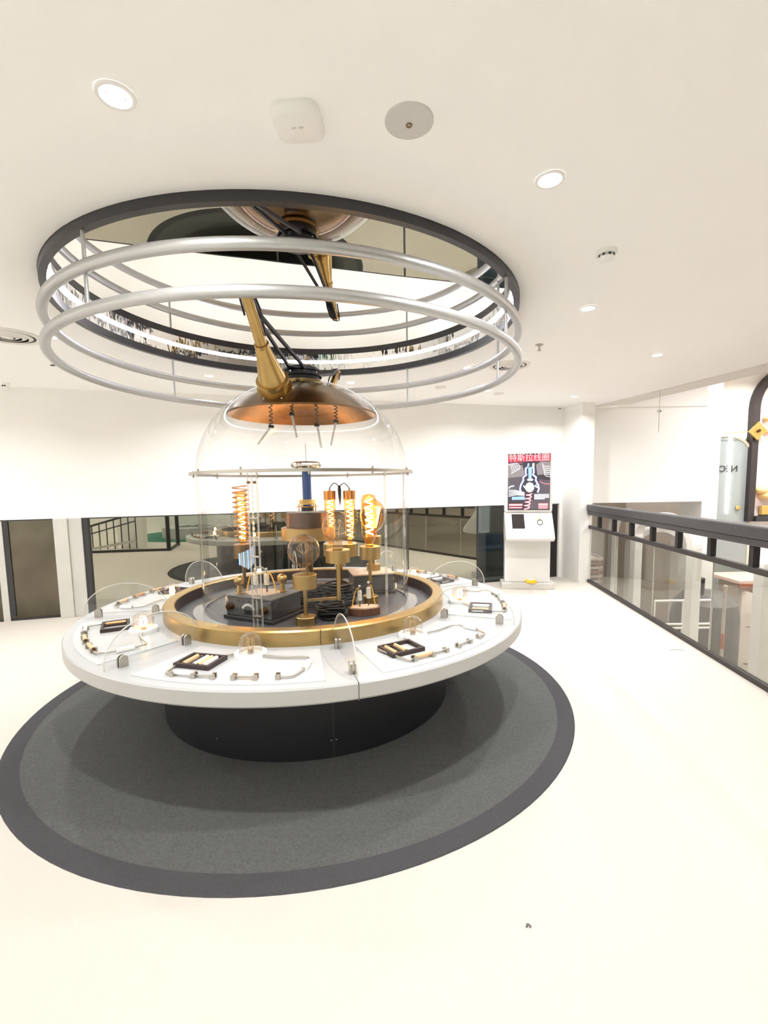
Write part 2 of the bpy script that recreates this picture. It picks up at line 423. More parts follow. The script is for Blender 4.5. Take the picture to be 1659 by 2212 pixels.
p = MB(); p.prism([wall_pt(-1.6, 0.005), wall_pt(0.46, 0.005), wall_pt(0.46, 0.03), wall_pt(-1.6, 0.03)], 0.0, 0.022); wpart(p, 'bottom_rail', 'frame_dark', dr)
p = MB()
p.prism([wall_pt(0.46, -0.05), wall_pt(0.62, -0.07), wall_pt(0.62, 0.1), wall_pt(0.46, 0.1)], 0.0, 1.25)
p.prism([wall_pt(0.62, -0.045), wall_pt(0.76, -0.02), wall_pt(0.76, 0.1), wall_pt(0.62, 0.1)], 0.0, 1.25)
struct(p.build('trim_3', 'frame_grey', bevel=0.006), 'pale grey post between the dark door and the mirror pane')
p = MB(); p.prism([wall_pt(0.76, 0.0), wall_pt(0.83, 0.0), wall_pt(0.83, 0.06), wall_pt(0.76, 0.06)], 0.0, 1.24)
struct(p.build('trim_4', 'frame_dark'), 'dark frame edge beside the pale post')
p = MB(); p.prism([wall_pt(7.62, 0.03), wall_pt(7.78, 0.03), wall_pt(7.78, 0.06), wall_pt(7.62, 0.06)], 0.0, 1.25)
struct(p.build('door_2', 'tablet_black'), 'narrow dark door panel right of the kiosk')
p = MB(); p.prism([wall_pt(7.78, -0.01), wall_pt(8.1, -0.01), wall_pt(8.1, 0.2), wall_pt(7.78, 0.2)], 0.0, 1.25)
struct(p.build('wall_side', 'wall_paint'), 'pale reveal beside the dark door panel')
# dark terrace outside the clear pane
p = MB(); p.prism([wall_pt(5.9, 0.34), wall_pt(8.0, 0.34), wall_pt(9.4, 4.6), wall_pt(4.2, 4.6)], -0.1, -0.02)
struct(p.build('ground', 'terrace'), 'dark terrace paving outside')
p = MB(); p.prism([wall_pt(3.4, 3.9), wall_pt(8.2, 3.9), wall_pt(8.2, 4.2), wall_pt(3.4, 4.2)], -0.02, 3.0)
tag(p.build('hedge', 'hedge_green'), 'tall dark green hedge outside behind the clear pane', 'hedge')
bn = thing('blue_bench', 'blue slatted bench outside the clear pane beside the kiosk', 'bench', (*wall_pt(7.3, 1.6), -0.02), radians(16.5))
MB().box(-0.9, 1.1, 0.0, 0.06, 0.38, 0.62).build('backrest', 'seat_blue', bn, bevel=0.01)
MB().box(-0.9, 1.1, -0.45, 0.0, 0.34, 0.40).build('seat', 'seat_blue', bn, bevel=0.01)
for sx in (-0.8, 1.0): MB().box(sx - 0.03, sx + 0.03, -0.42, 0.0, 0.0, 0.34).build('leg', 'frame_dark', bn)
hr = thing('terrace_handrail', 'pale tubular handrail outside the clear pane above the blue bench', 'handrail', (*wall_pt(7.2, 0.9), -0.02), radians(16.5))
MB().tube([(-1.0, 0, 0.72), (1.2, 0, 0.72)], 0.014).build('rail', 'chrome', hr)
for sx in (-0.6, 0.2, 0.9): MB().cyl((sx, 0, 0), (sx, 0, 0.72), 0.008).build('post', 'chrome', hr)

# ------------------------------------------------------------------ the void on the right
p = MB(); p.box(2.2, 10.2, -6.6, 12.2, -2.6, -2.4)
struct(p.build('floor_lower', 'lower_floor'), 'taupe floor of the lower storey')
HU = 3.75
p = MB(); p.prism([(7.40, -6.6), (10.2, -6.6), (10.2, 12.2), (2.6, 12.2), (2.6, 8.8), (3.62, 8.8), (3.86, 7.66), (4.40, 5.51)], HU, HU + 0.2)
struct(p.build('ceiling_upper', 'ceiling_paint'), 'bright ceiling high above the void')
p = MB(); p.prism([(7.36, -6.6), (7.40, -6.6), (4.40, 5.51), (3.86, 7.66), (3.62, 8.8), (3.60, 8.75), (3.84, 7.64), (4.37, 5.50)], H + 0.001, HU)
struct(p.build('wall_void', 'wall_paint'), 'upstand between the ceiling and the void')
p = MB(); p.box(2.6, 10.2, 12.0, 12.2, -2.4, HU)
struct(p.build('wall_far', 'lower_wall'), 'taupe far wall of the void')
p = MB(); p.box(10.0, 10.2, -6.6, 12.2, -2.4, HU)
struct(p.build('wall_outer', 'shop_white'), 'pale outer wall of the void')
p = MB(); p.box(3.30, 5.33, 8.02, 8.35, 1.245, HU)
struct(p.build('wall_panel', 'wall_paint'), 'white hanging wall panel across the void')
p = MB(); p.prism([(5.33, 8.04), (5.72, 8.22), (5.72, 8.6), (5.33, 8.6)], -2.4, HU)
struct(p.build('wall_pier', 'wall_paint'), 'cream pier at the end of the white hanging panel')
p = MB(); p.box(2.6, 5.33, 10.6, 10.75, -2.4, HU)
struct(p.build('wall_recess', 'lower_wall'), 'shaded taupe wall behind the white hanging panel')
p = MB(); p.box(2.3, 2.6, -6.6, 11, -2.4, -0.36)
struct(p.build('wall_lower', 'lower_wall'), 'wall of the lower storey below the balustrade')
p = MB(); p.box(5.80, 10.0, 9.2, 9.35, -2.4, HU)
struct(p.build('wall_shop', 'shop_white'), 'bright white shop wall across the void')
ad = thing('arched_glass_door', 'grey arched glass door in the bright shop wall across the void', 'door', (6.48, 9.17, 0.0))
R = 0.52
arc = [(-R, 0, -0.6)] + [(-R * cos(pi * k / 24), 0, 1.93 + R * sin(pi * k / 24)) for k in range(25)] + [(R, 0, -0.6)]
MB().slab(arc, (0, -0.02, 0)).build('pane', 'arch_glass', ad)
MB().tube([(x * 1.04, -0.02, z) for x, y, z in arc], 0.03, 8).build('door_frame', 'shop_cream', ad)
MB().box(0.06, 0.085, -0.05, -0.03, 0.95, 2.43).build('light_strip', 'lamp_lens', ad)
text_mesh('NEO', 0.17, 'frame_dark', ad, loc=(0.05, -0.035, 1.81), mirror=True, fit=0.36)
MB().box(0.24, 0.32, -0.06, -0.03, 1.03, 1.10).build('door_handle', 'gold_leaf', ad, bevel=0.01)
# dark arch with gold diamond on the shop wall
R = 0.66; zb, zs = 0.80, 2.95
ar = thing('dark_arch', 'dark brown arch frame with a gold diamond at the right edge', 'arch', (7.62, 9.12, zb))
path = [(-R, 0, 0.0), (-R, 0, zs - zb)] + [(-R * cos(pi * k / 20), 0, zs - zb + 0.70 * sin(pi * k / 20)) for k in range(1, 20)] + [(R, 0, zs - zb), (R, 0, 0.0)]
pm = MB(); vs_ = []; fs_ = []
for i, (x, y, z) in enumerate(path):
    q = path[min(i + 1, len(path) - 1)]; q0 = path[max(i - 1, 0)]
    t = Vector((q[0] - q0[0], 0, q[2] - q0[2])).normalized(); nn = Vector((-t.z, 0, t.x))
    for sa, sy in ((-0.06, -0.07), (0.06, -0.07), (0.06, 0.07), (-0.06, 0.07)): vs_.append((x + nn.x * sa, sy, z + nn.z * sa))
for i in range(len(path) - 1):
    for k in range(4): fs_.append((i * 4 + k, i * 4 + (k + 1) % 4, i * 4 + 4 + (k + 1) % 4, i * 4 + 4 + k))
pm.add(vs_, fs_); pm.build('arch_frame', 'arch_dark', ar)
dzz = 2.51 - zb
MB().slab([(-R - 0.165, -0.09, dzz - 0.01), (-R - 0.005, -0.09, dzz - 0.175), (-R + 0.165, -0.09, dzz + 0.01), (-R + 0.01, -0.09, dzz + 0.175)], (0, -0.03, 0)).build('gold_diamond', 'gold_leaf', ar)
MB().cyl((-R, -0.15, dzz), (-R, -0.12, dzz), 0.03).build('knob', 'brass_dark', ar)
MB().tube([(-R - 0.85, -0.06, dzz - 0.05), (-R, -0.10, dzz), (R, -0.06, dzz + 0.15)], 0.008, 6).build('gold_wire', 'gold_leaf', ar)
MB().box(-R + 0.06, R - 0.06, -0.12, 0.05, 0.0, 0.10).build('ledge', 'frame_dark', ar)
MB().box(-R + 0.06, R - 0.06, 0.04, 0.06, 0.10, zs - zb + 0.3).build('floral_panel', 'shop_pink', ar)
for k, (x, z, r) in enumerate([(-0.46, 0.60, 0.13), (-0.34, 0.50, 0.15), (-0.2, 0.62, 0.14), (-0.42, 1.95, 0.08), (-0.40, 1.70, 0.06)]):
    MB().sphere((x, -0.02, z), r, 10, 6, 0.6).build('gold_flower', 'flower_gold', ar)
MB().box(-0.46, -0.2, -0.06, 0.0, 0.12, 0.30).build('gift_box', 'gold_leaf', ar, bevel=0.01)

p = MB(); p.box(3.86, 5.33, 8.005, 8.02, H - 0.004, H + 0.004)
struct(p.build('trim_5', 'trim_paint'), 'fine joint line near the top of the white hanging panel')
# white arcade standing in the void
def arcade_post(x, y, label):
    e = thing('arcade_post', label, 'post', (x, y, -2.4), radians(4.9), 'white arcade posts in the void')
    MB().box(-0.07, 0.07, -0.07, 0.07, 0.0, 3.05).build('shaft', 'arch_white', e, bevel=0.008)
    MB().box(-0.11, 0.11, -0.11, 0.11, 0.0, 0.12).build('plinth', 'arch_white', e, bevel=0.01)
    return e
posts = [(4.30, 6.59), (4.30, 8.15), (4.30, 9.0), (4.30, 5.34)]
arcade_post(*posts[0], 'white arcade post behind the railing, third post from the white pillar')
arcade_post(*posts[1], 'white arcade post behind the railing, second post from the white pillar')
arcade_post(*posts[2], 'white arcade post behind the railing, nearest the white pillar')
arcade_post(*posts[3], 'cream arcade post behind the railing at the right edge')
def arcade_arch(p, q, h, label, wd=0.14):
    (xa, ya), (xb, yb) = p, q
    e = thing('arcade_arch', label, 'arch', ((xa + xb) / 2, (ya + yb) / 2, 0.65), 0, 'white arcade arches in the void')
    hx, hy = (xb - xa) / 2, (yb - ya) / 2
    m = MB(); vs_ = []; fs_ = []; K = 24
    dl = sqrt(hx * hx + hy * hy); sx, sy = -hy / dl, hx / dl
    for k in range(K + 1):
        t = pi * k / K
        for rr in (1.0 + wd / 2 / dl, 1.0 - wd / 2 / dl):
            for s_ in (-0.07, 0.07):
                vs_.append((-hx * cos(t) * rr + sx * s_, -hy * cos(t) * rr + sy * s_, h * sin(t) * rr))
    for k in range(K):
        b_ = k * 4
        for i0, i1 in ((0, 1), (1, 3), (3, 2), (2, 0)): fs_.append((b_ + i0, b_ + i1, b_ + 4 + i1, b_ + 4 + i0))
    m.add(vs_, fs_); m.build('arch_ring', 'arch_white', e)
    return e
arcade_arch(posts[0], posts[1], 0.42, 'wide white arch in the void between the second and third post')
arcade_arch(posts[1], posts[2], 0.40, 'small white arch in the void nearest the white pillar')
for (x, y, yb, lab) in [(5.95, 10.0, 10.4, 'tall white double arch frame standing far below behind the arcade'),]:
    e = thing('arch_gate', lab, 'arch', (5.1, 9.0, -2.4))
    for dx in (-0.45, 0.45): MB().box(dx - 0.05, dx + 0.05, -0.15, 0.15, 0.0, 2.75).build('leg', 'arch_white', e, bevel=0.006)
    path = [(-0.45 * cos(pi * k / 20), 0, 2.75 + 0.33 * sin(pi * k / 20)) for k in range(21)]
    m = MB(); vs_ = []; fs_ = []
    for (x_, y_, z_) in path:
        for rr in (1.11, 0.89):
            for s_ in (-0.15, 0.15): vs_.append((x_ * rr, s_, 2.75 + (z_ - 2.75) * rr))
    for k in range(20):
        for i0, i1 in ((0, 1), (1, 3), (3, 2), (2, 0)): fs_.append((k * 4 + i0, k * 4 + i1, k * 4 + 4 + i1, k * 4 + 4 + i0))
    m.add(vs_, fs_); m.build('arch_ring', 'arch_white', e)
# pink counters, frames and rails seen below through the railing glass
ct = thing('pink_counter', 'pale pink counter with a red-brown edge beyond the railing glass', 'counter', (6.9, 8.2, -2.4))
MB().box(-1.0, 1.7, -0.35, 0.45, 2.24, 2.30).build('counter_top', 'counter_pink', ct, bevel=0.008)
MB().box(-1.0, 1.7, -0.37, -0.34, 2.18, 2.24).build('edge_band', 'counter_red', ct)
MB().box(-0.55, 1.7, -0.30, 0.4, 2.02, 2.12).build('lower_shelf', 'counter_pink', ct, bevel=0.008)
MB().box(-0.55, 1.7, -0.32, -0.29, 1.98, 2.03).build('shelf_band', 'counter_red', ct)
for x in (-0.85, 0.4, 1.5): MB().box(x - 0.03, x + 0.03, -0.2, 0.3, 0, 2.2).build('leg', 'lower_wall', ct)
ct2 = thing('red_striped_stand', 'low red and white striped stand beyond the railing by the white pillar', 'stand', (4.0, 9.75, -2.4))
for k in range(5): MB().box(-0.35, 0.35, -0.25, 0.25, 2.05 + 0.09 * k, 2.10 + 0.09 * k).build('shelf', ('counter_pink', 'counter_red')[k % 2], ct2)
MB().box(-0.35, 0.35, -0.25, 0.25, 1.95, 2.0).build('base_board', 'shop_white', ct2)
for x in (-0.3, 0.3): MB().box(x - 0.02, x + 0.02, -0.2, 0.2, 0, 2.5).build('leg', 'frame_grey', ct2)
rm_ = thing('curved_sofa', 'dark grey curved seat below behind the railing glass', 'sofa', (5.1, 7.5, -2.4))
MB().lathe([(0.0001, 2.24), (0.30, 2.20), (0.44, 2.05), (0.48, 1.80), (0.48, 0.0)], 36).build('seat', 'stair_dark', rm_)
MB().cyl((-0.22, -0.12, 2.12), (-0.22, -0.12, 2.46), 0.10, 0.11, n=20).build('bolster', 'drum_black', rm_)
pn = thing('wire_barrier', 'slim grey wire barrier in the lower hall beyond the railing', 'barrier', (6.3, 6.6, -2.4))
for z in (1.2, 1.75): MB().tube([(-1.2, 0, z + 0.15), (0.2, -0.1, z + 0.05), (1.3, 0.3, z - 0.1)], 0.008, 6).build('rail', 'stair_dark', pn)
MB().tube([(-1.3, 0.2, 1.05), (1.4, -0.1, 1.55)], 0.008, 6).build('brace', 'stair_dark', pn)
MB().tube([(-1.2, 0.0, 0.5), (1.4, -0.4, 0.95)], 0.008, 6).build('brace', 'stair_dark', pn)
for x in (-1.0, 1.2): MB().cyl((x, 0, 0), (x, 0, 1.8), 0.012, n=8).build('post', 'stair_dark', pn)
pl = thing('marker_pole', 'pale pole with a red band standing below beyond the railing glass', 'pole', (4.70, 6.5, -2.4))
MB().cyl((0, 0, 0), (0, 0, 2.5), 0.022, n=14).build('shaft', 'lower_wall', pl)
MB().cyl((0, 0, 1.62), (0, 0, 1.84), 0.026, n=14).build('red_band', 'counter_red', pl)
MB().sphere((0, 0, 2.51), 0.03, 12, 8).build('finial', 'lower_wall', pl)
bl = thing('white_rail_table', 'white tube framed low table below between the arcade posts', 'table', (4.45, 6.9, -2.4))
for z in (1.80, 1.86, 2.22): MB().tube([(-0.5, 0, z), (0.35, 0, z)], 0.018, 8).build('frame_tube', 'arch_white', bl)
for x in (-0.5, -0.08, 0.35): MB().cyl((x, 0, 0), (x, 0, 2.22), 0.012, n=8).build('leg', 'arch_white', bl)
for k, x in enumerate((-0.42, -0.1)):
    sx = 4.33 + x
    st = thing('round_stool', ['taupe round stool left under the white tube table', 'taupe round stool right under the white tube table'][k], 'stool', (sx - 0.06, 6.25, -2.4), 0, 'stools in the lower hall')
    MB().lathe([(0.0001, 1.62), (0.10, 1.61), (0.12, 1.57), (0.12, 1.2), (0.10, 0.0)], 20).build('body', 'frame_grey', st)

# ------------------------------------------------------------------ balustrade
bal = thing('glass_balustrade', 'dark metal balustrade with clear glass panels along the void', 'railing', (RW0.x, RW0.y, 0.0))
def rel(p): return (p[0] - RW0.x, p[1] - RW0.y)
T1 = 11.5
def railbar(t0, t1, wdt, z0, z1, name, m, bev=0.006):
    q = [rel(rail_pt(t0, -wdt / 2)), rel(rail_pt(t1, -wdt / 2)), rel(rail_pt(t1, wdt / 2)), rel(rail_pt(t0, wdt / 2))]
    return MB().prism(q, z0, z1).build(name, m, bal, bevel=bev)
railbar(-0.09, T1, 0.13, 1.145, 1.245, 'top_rail', 'rail_metal', 0.012)
railbar(-0.09, T1, 0.095, 1.085, 1.145, 'under_rail', 'rail_metal', 0.01)
railbar(-0.09, T1, 0.05, 0.865, 0.915, 'middle_rail', 'kerb_metal')
railbar(-0.03, T1, 0.05, 0.0, 0.045, 'bottom_rail', 'kerb_metal')
for k in range(20):
    t = 0.449 + 0.567 * k
    railbar(t - 0.027, t + 0.027, 0.05, 0.915, 1.085, 'post', 'rail_post', 0)
for k in range(10):
    t0 = -0.03 + 1.12 * k
    railbar(t0 + 0.003, t0 + 1.117, 0.012, 0.045, 0.865, 'glass_panel', 'rail_glass', 0)
    railbar(t0 + 1.1165, t0 + 1.1205, 0.013, 0.045, 0.865, 'glass_edge', 'acrylic_edge', 0)
# ------------------------------------------------------------------ things behind the viewer that the mirror shows
sr = thing('stair_balustrade', 'black stair balustrade reflected in the mirror pane left of the dome', 'railing', (-3.85, -1.05, 0.0))
MB().bar((0, 0, 0.03), (1.82, 0.84, 0.03), 0.06, 0.06).build('bottom_rail', 'frame_dark', sr)
for k in range(8):
    u = k / 7 * 0.62
    MB().cyl((1.82 * u, 0.84 * u - 0.35, 0.05), (1.82 * u, 0.84 * u - 0.35, 0.62 + 0.55 * u), 0.014, n=8).build('baluster', 'frame_dark', sr)
MB().bar((0, -0.35, 0.62), (1.13, 0.17, 0.97), 0.05, 0.05).build('handrail', 'frame_dark', sr)
MB().bar((0, -0.35, 0.42), (1.13, 0.17, 0.77), 0.03, 0.03).build('middle_rail', 'frame_dark', sr)
MB().bar((0, -0.35, 0.05), (1.13, 0.17, 0.25), 0.04, 0.06).build('stair_string', 'frame_grey', sr)
for (x, y) in ((1.80, 0.84), (2.2, -0.3)): MB().box(x - 0.045, x + 0.045, y - 0.045, y + 0.045, 0, 1.3).build('post', 'frame_dark', sr)
MB().bar((1.82, 0.84, 0.03), (2.2, -0.3, 0.03), 0.05, 0.06).build('side_rail', 'frame_dark', sr)
cb = MB(); cb.cyl((-2.75, -1.6, 0), (-2.75, -1.6, H), 0.36, n=40); tag(cb.build('round_column', 'wall_paint'), 'white round column reflected in the mirror pane left of the dome', 'column')
gc = MB(); gc.cyl((-0.3, -4.1, 0.0), (-0.3, -4.1, 0.008), 2.3, n=64); tag(gc.build('green_carpet', 'green_carpet'), 'round green carpet reflected in the mirror pane left of the dome', 'carpet')
gt = thing('ring_bench', 'low white ring bench on the green carpet, seen mirrored', 'bench', (-0.75, -3.6, 0.008))
MB().lathe([(0.55, 0.0), (0.55, 0.34), (1.0, 0.34), (1.0, 0.0)], 48, closed=True).build('seat', 'table_white', gt)

# ================================================================== ROUND EXHIBIT
rug = thing('round_rug', 'round grey rug with a darker border under the round exhibit table', 'rug', (CX, CY, 0.0))
MB().lathe([(0.0001, 0.0), (0.0001, 0.006), (1.868, 0.006)], 128).build('field', 'rug_grey', rug)
MB().lathe([(1.868, 0.0), (1.868, 0.007), (1.970, 0.007), (1.977, 0.0)], 128).build('border', 'rug_dark', rug)

TZ = 0.685
tbl = thing('exhibit_table', 'round white exhibit table on a black drum base', 'table', (CX, CY, 0.006))
o6 = 0.006
MB().lathe([(0.0001, 0.0), (1.075, 0.0), (1.075, 0.595 - o6), (0.0001, 0.595 - o6)], 128).build('drum_base', 'drum_black', tbl)
tp = MB().lathe([(1.0, 0.597 - o6), (1.612, 0.597 - o6), (1.623, 0.608 - o6), (1.623, 0.676 - o6)], 160).build('edge_band', 'table_edge', tbl)
MB().lathe([(1.623, 0.676 - o6), (1.616, TZ - o6), (0.9, TZ - o6), (0.9, 0.6 - o6)], 160).build('table_top', 'table_white', tbl)
for an in (-72.5, 107.5):
    t = radians(an); MB().bar((1.50 * cos(t), 1.50 * sin(t), 0.640 - o6), (1.6238 * cos(t), 1.6238 * sin(t), 0.640 - o6), 0.004, 0.0905).build('seam', 'stair_dark', tbl)
t = radians(-74); MB().box(-0.002, 0.002, -0.004, 0.004, 0.0, 0.585).build('drum_seam', 'frame_dark', tbl, (1.0755 * cos(t), 1.0755 * sin(t), 0), t)
for (an, z) in ((-74.8, 0.11), (-73.2, 0.11), (-112, 0.11), (-36, 0.13), (-55, 0.5)):
    t = radians(an); MB().cyl((1.072 * cos(t), 1.072 * sin(t), z), (1.080 * cos(t), 1.080 * sin(t), z), 0.006, n=10).build('screw', 'screw', tbl)
MB().lathe([(1.05, TZ - o6), (1.05, 0.770 - o6), (1.042, 0.780 - o6), (0.975, 0.780 - o6), (0.97, 0.772 - o6)], 160).build('brass_rim', 'brass_brushed', tbl)
MB().lathe([(0.97, 0.772 - o6), (0.969, 0.690 - o6)], 160).build('rim_lining', 'lining_brown', tbl)
MB().lathe([(0.97, 0.690 - o6), (0.0001, 0.690 - o6)], 96).build('deck', 'deck_grey', tbl)
t = radians(-77); MB().box(-0.0015, 0.0015, -0.003, 0.003, TZ, 0.779 - o6).build('rim_seam', 'brass_dark', tbl, (1.0505 * cos(t), 1.0505 * sin(t), 0), t)

# --- clear dome
DZ = 0.690
dm = thing('acrylic_dome', 'large clear acrylic dome and cylinder over the brass lamps', 'dome', (CX, CY, DZ))
RD_ = 0.785
MB().lathe([(RD_, 0.012), (RD_, 1.0)], 128).build('cylinder', 'acrylic', dm)
prof = [(RD_ * cos(radians(a)), 1.012 + 0.69 * sin(radians(a))) for a in range(0, 80, 4)] + [(0.145, 1.012 + 0.69 * sqrt(1 - (0.145 / RD_) ** 2))]
MB().lathe(prof, 128, sharp=60).build('dome_shell', 'acrylic', dm)
MB().lathe([(0.775, 0.0), (0.855, 0.0), (0.855, 0.012), (0.775, 0.012)], 128, closed=True).build('foot_flange', 'acrylic_seam', dm)
MB().lathe([(0.772, 1.000), (0.832, 1.000), (0.832, 1.008), (0.772, 1.008)], 128, closed=True).build('lower_flange', 'acrylic_seam', dm)
MB().lathe([(0.829, 0.999), (0.833, 0.999), (0.833, 1.019), (0.829, 1.019)], 128, closed=True).build('flange_edge', 'nickel', dm)
MB().lathe([(0.772, 1.010), (0.832, 1.010), (0.832, 1.018), (0.772, 1.018)], 128, closed=True).build('upper_flange', 'acrylic_seam', dm)
for k in range(12):
    t = 2 * pi * k / 12 + 0.2
    MB().cyl((0.815 * cos(t), 0.815 * sin(t), 0.985), (0.815 * cos(t), 0.815 * sin(t), 1.035), 0.007, n=8).build('bolt', 'nickel', dm)
for an in (-106.5, -104.5, -102.0, -38.5, 15.0):
    t = radians(an)
    w_ = 0.010 if an == -38.5 else 0.005
    MB().box(-0.004, 0.004, -w_, w_, 0.012, 1.0).build('seam_strip', 'acrylic_seam', dm, (0.789 * cos(t), 0.789 * sin(t), 0), t)
for z in (0.10, 0.22, 0.48, 0.72):
    t = radians(-104.2); MB().box(-0.004, 0.012, -0.03, 0.03, z - 0.005, z + 0.005).build('seam_clip', 'nickel', dm, (0.789 * cos(t), 0.789 * sin(t), 0), t, bevel=0.002)
for an in (-106, -103):
    t = radians(an); MB().cyl((0.78 * cos(t), 0.78 * sin(t), 0.94), (0.80 * cos(t), 0.80 * sin(t), 0.94), 0.008, n=10).build('bolt', 'brass_dark', dm)

# --- brass cap with two trumpet barrels
CZ = 2.12
cap = thing('brass_cap', 'bronze saucer cap with two trumpet barrels topping the clear dome', 'cap', (CX, CY, CZ))
prof = []
for k in range(13):
    r = 0.555 + (0.13 - 0.555) * k / 12
    prof.append((r, 1.702 + 0.69 * sqrt(1 - (r / RD_) ** 2) - 0.028 - 0.022 * max(0, (r - 0.35) / 0.2) - CZ))
MB().lathe(prof, 96, sharp=60).build('saucer', 'brass_dark', cap)
MB().lathe([(r - 0.004, z - 0.006) for r, z in prof], 96, sharp=60).build('saucer_lining', 'copper', cap)
MB().tube([(0.555 * cos(2 * pi * k / 96), 0.555 * sin(2 * pi * k / 96), prof[0][1]) for k in range(96)], 0.005, 8, closed=True).build('saucer_rim', 'brass_dark', cap)
zt = 2.372 - CZ
MB().lathe([(0.155, zt - 0.01), (0.158, zt + 0.012), (0.135, zt + 0.014)], 64).build('brass_band', 'brass', cap)
MB().lathe([(0.128, zt), (0.13, zt + 0.045), (0.148, zt + 0.048), (0.148, zt + 0.062), (0.13, zt + 0.065), (0.13, zt + 0.08), (0.145, zt + 0.083), (0.145, zt + 0.097), (0.125, zt + 0.10), (0.118, zt + 0.115), (0.0001, zt + 0.115)], 64).build('collar', 'black_gloss', cap)
for k in range(8):
    t = 2 * pi * k / 8 + 0.3; MB().cyl((0.128 * cos(t), 0.128 * sin(t), zt + 0.073), (0.136 * cos(t), 0.136 * sin(t), zt + 0.073), 0.006, n=8).build('collar_bolt', 'screw', cap)
def cannon(P0, P1):
    P0 = Vector(P0); P1 = Vector(P1); d = (P1 - P0).normalized(); L = (P1 - P0).length
    at = lambda s: P0 + d * (L * s)
    m = MB(); m.cyl(at(0.13), at(0.50), 0.092, 0.040, 40); m.cyl(at(0.49), at(0.52), 0.045, 0.045, 32)
    bar_ = m.build('barrel_cone', 'brass', cap)
    m = MB(); m.cyl(at(0.0), at(0.035), 0.118, 0.118, 40); m.cyl(at(0.035), at(0.10), 0.094, 0.092, 40); m.cyl(at(0.10), at(0.13), 0.108, 0.108, 40)
    m.build('base_ring', 'brass', bar_)
    MB().cyl(at(0.51), at(1.0), 0.036, 0.031, 32).build('barrel_tube', 'brass', cap)
    MB().cyl(at(0.965), at(1.005), 0.036, 0.036, 32).build('muzzle_ring', 'brass', cap)
    MB().cyl(at(1.004), at(1.008), 0.024, 0.024, 24).build('bore', 'black_matt', cap)
    s = d.cross(Vector((0, 0, 1))).normalized(); u = s.cross(d)
    MB().tube([at(0.6) - s * 0.042, at(0.85) - s * 0.055, at(0.98) - s * 0.045, at(1.04) - s * 0.02, at(1.05) + s * 0.0, at(1.01)], 0.006, 8).build('cable', 'cable_black', cap)
    MB().tube([at(1.01) + s * 0.008, at(1.06) + s * 0.012, at(1.05) + s * 0.03, at(0.98) + s * 0.04, at(0.8) + s * 0.045], 0.006, 8).build('cable', 'cable_black', cap)
    # forked black strut back to the collar
    top = at(0.97) + u * 0.036; fork = at(0.72) + u * 0.085
    out = Vector((d.x, d.y, 0)).normalized(); side = Vector((-out.y, out.x, 0))
    MB().bar(top, fork, 0.045, 0.03).build('strut', 'black_matt', cap)
    for q in (-1, 1):
        MB().bar(fork + side * q * 0.014, Vector((0, 0, zt + 0.085)) + out * 0.135 + side * q * 0.055, 0.016, 0.022).build('strut', 'black_matt', cap)
    for k in range(6):
        t = 2 * pi * k / 6; c_ = at(0.017) + (s * cos(t) + u * sin(t)) * 0.116; MB().sphere(tuple(c_), 0.007, 8, 6).build('rivet', 'screw', bar_)
cannon((-0.10, -0.455, 2.243 - CZ), (-0.128, -0.965, 2.665 - CZ))
cannon((0.095, 0.455, 2.243 - CZ), (0.165, 0.94, 2.67 - CZ))
for (x, y, z1, dx, dz, lab) in [(-0.215, -0.14, 2.045, -0.10, -0.13, 0), (-0.065, -0.11, 2.135, 0.03, -0.17, 0), (0.113, -0.08, 2.058, 0.03, -0.17, 0), (0.253, -0.055, 2.085, -0.04, -0.18, 0)]:
    ztop = 1.702 + 0.69 * sqrt(1 - ((x * x + y * y) / RD_ ** 2)) - 0.04 - CZ
    zb = z1 - CZ
    MB().tube(helix((x, y), 0.012, ztop, zb, 9, 10), 0.0035, 6).build('spring', 'black_matt', cap)
    MB().cyl((x, y, zb - 0.012), (x, y, zb + 0.006), 0.020, n=14).build('clip', 'black_matt', cap)
    MB().tube([(x, y, zb), (x + dx, y - 0.01, zb + dz)], 0.008, 10).build('glass_rod', 'rod_tan' if lab else 'rod_white', cap)

# --- lamps inside the dome
def stand(e, x, y, z0, zh, base_r, post_r, hold_r, hold_h, bm='brass_brushed'):
    MB().lathe([(0.0001, 0), (base_r, 0), (base_r, 0.052), (base_r - 0.004, 0.056), (0.0001, 0.056)], 40, (x, y)).build('base', bm, e)
    MB().cyl((x, y, 0.05), (x, y, zh), post_r, n=20).build('post', bm, e)
    MB().lathe([(0.0001, zh), (hold_r, zh), (hold_r, zh + hold_h - 0.003), (hold_r - 0.003, zh + hold_h), (0.0001, zh + hold_h)], 48, (x, y)).build('lamp_holder', bm, e)
def globe(e, x, y, zc, r, zn, gm='bulb_globe'):
    """round decorative bulb with a neck, mount and fine filament cage"""
    prof = [(0.030, zn), (0.030, zn + 0.03)]
    for k in range(19):
        a = radians(-72 + (162) * k / 18); prof.append((max(1e-4, r * cos(a)), zc + r * sin(a)))
    g = MB().lathe(prof, 40, (x, y), sharp=70).build('bulb_glass', gm, e)
    MB().lathe([(0.012, zn), (0.010, zc - r * 0.25), (0.004, zc - r * 0.1)], 16, (x, y)).build('mount', 'bulb_clear', g)
    m = MB()
    for k in range(6):
        t = 2 * pi * k / 6
        m.tube([(x + 0.01 * cos(t), y + 0.01 * sin(t), zc - r * 0.2), (x + 0.45 * r * cos(t), y + 0.45 * r * sin(t), zc + r * 0.1), (x + 0.2 * r * cos(t), y + 0.2 * r * sin(t), zc + r * 0.45)], 0.0012, 5)
    m.build('filament', 'filament_off', g)
    MB().cyl((x, y, zn - 0.004), (x, y, zn + 0.004), 0.036, n=24).build('collar', 'brass', g)
    return g
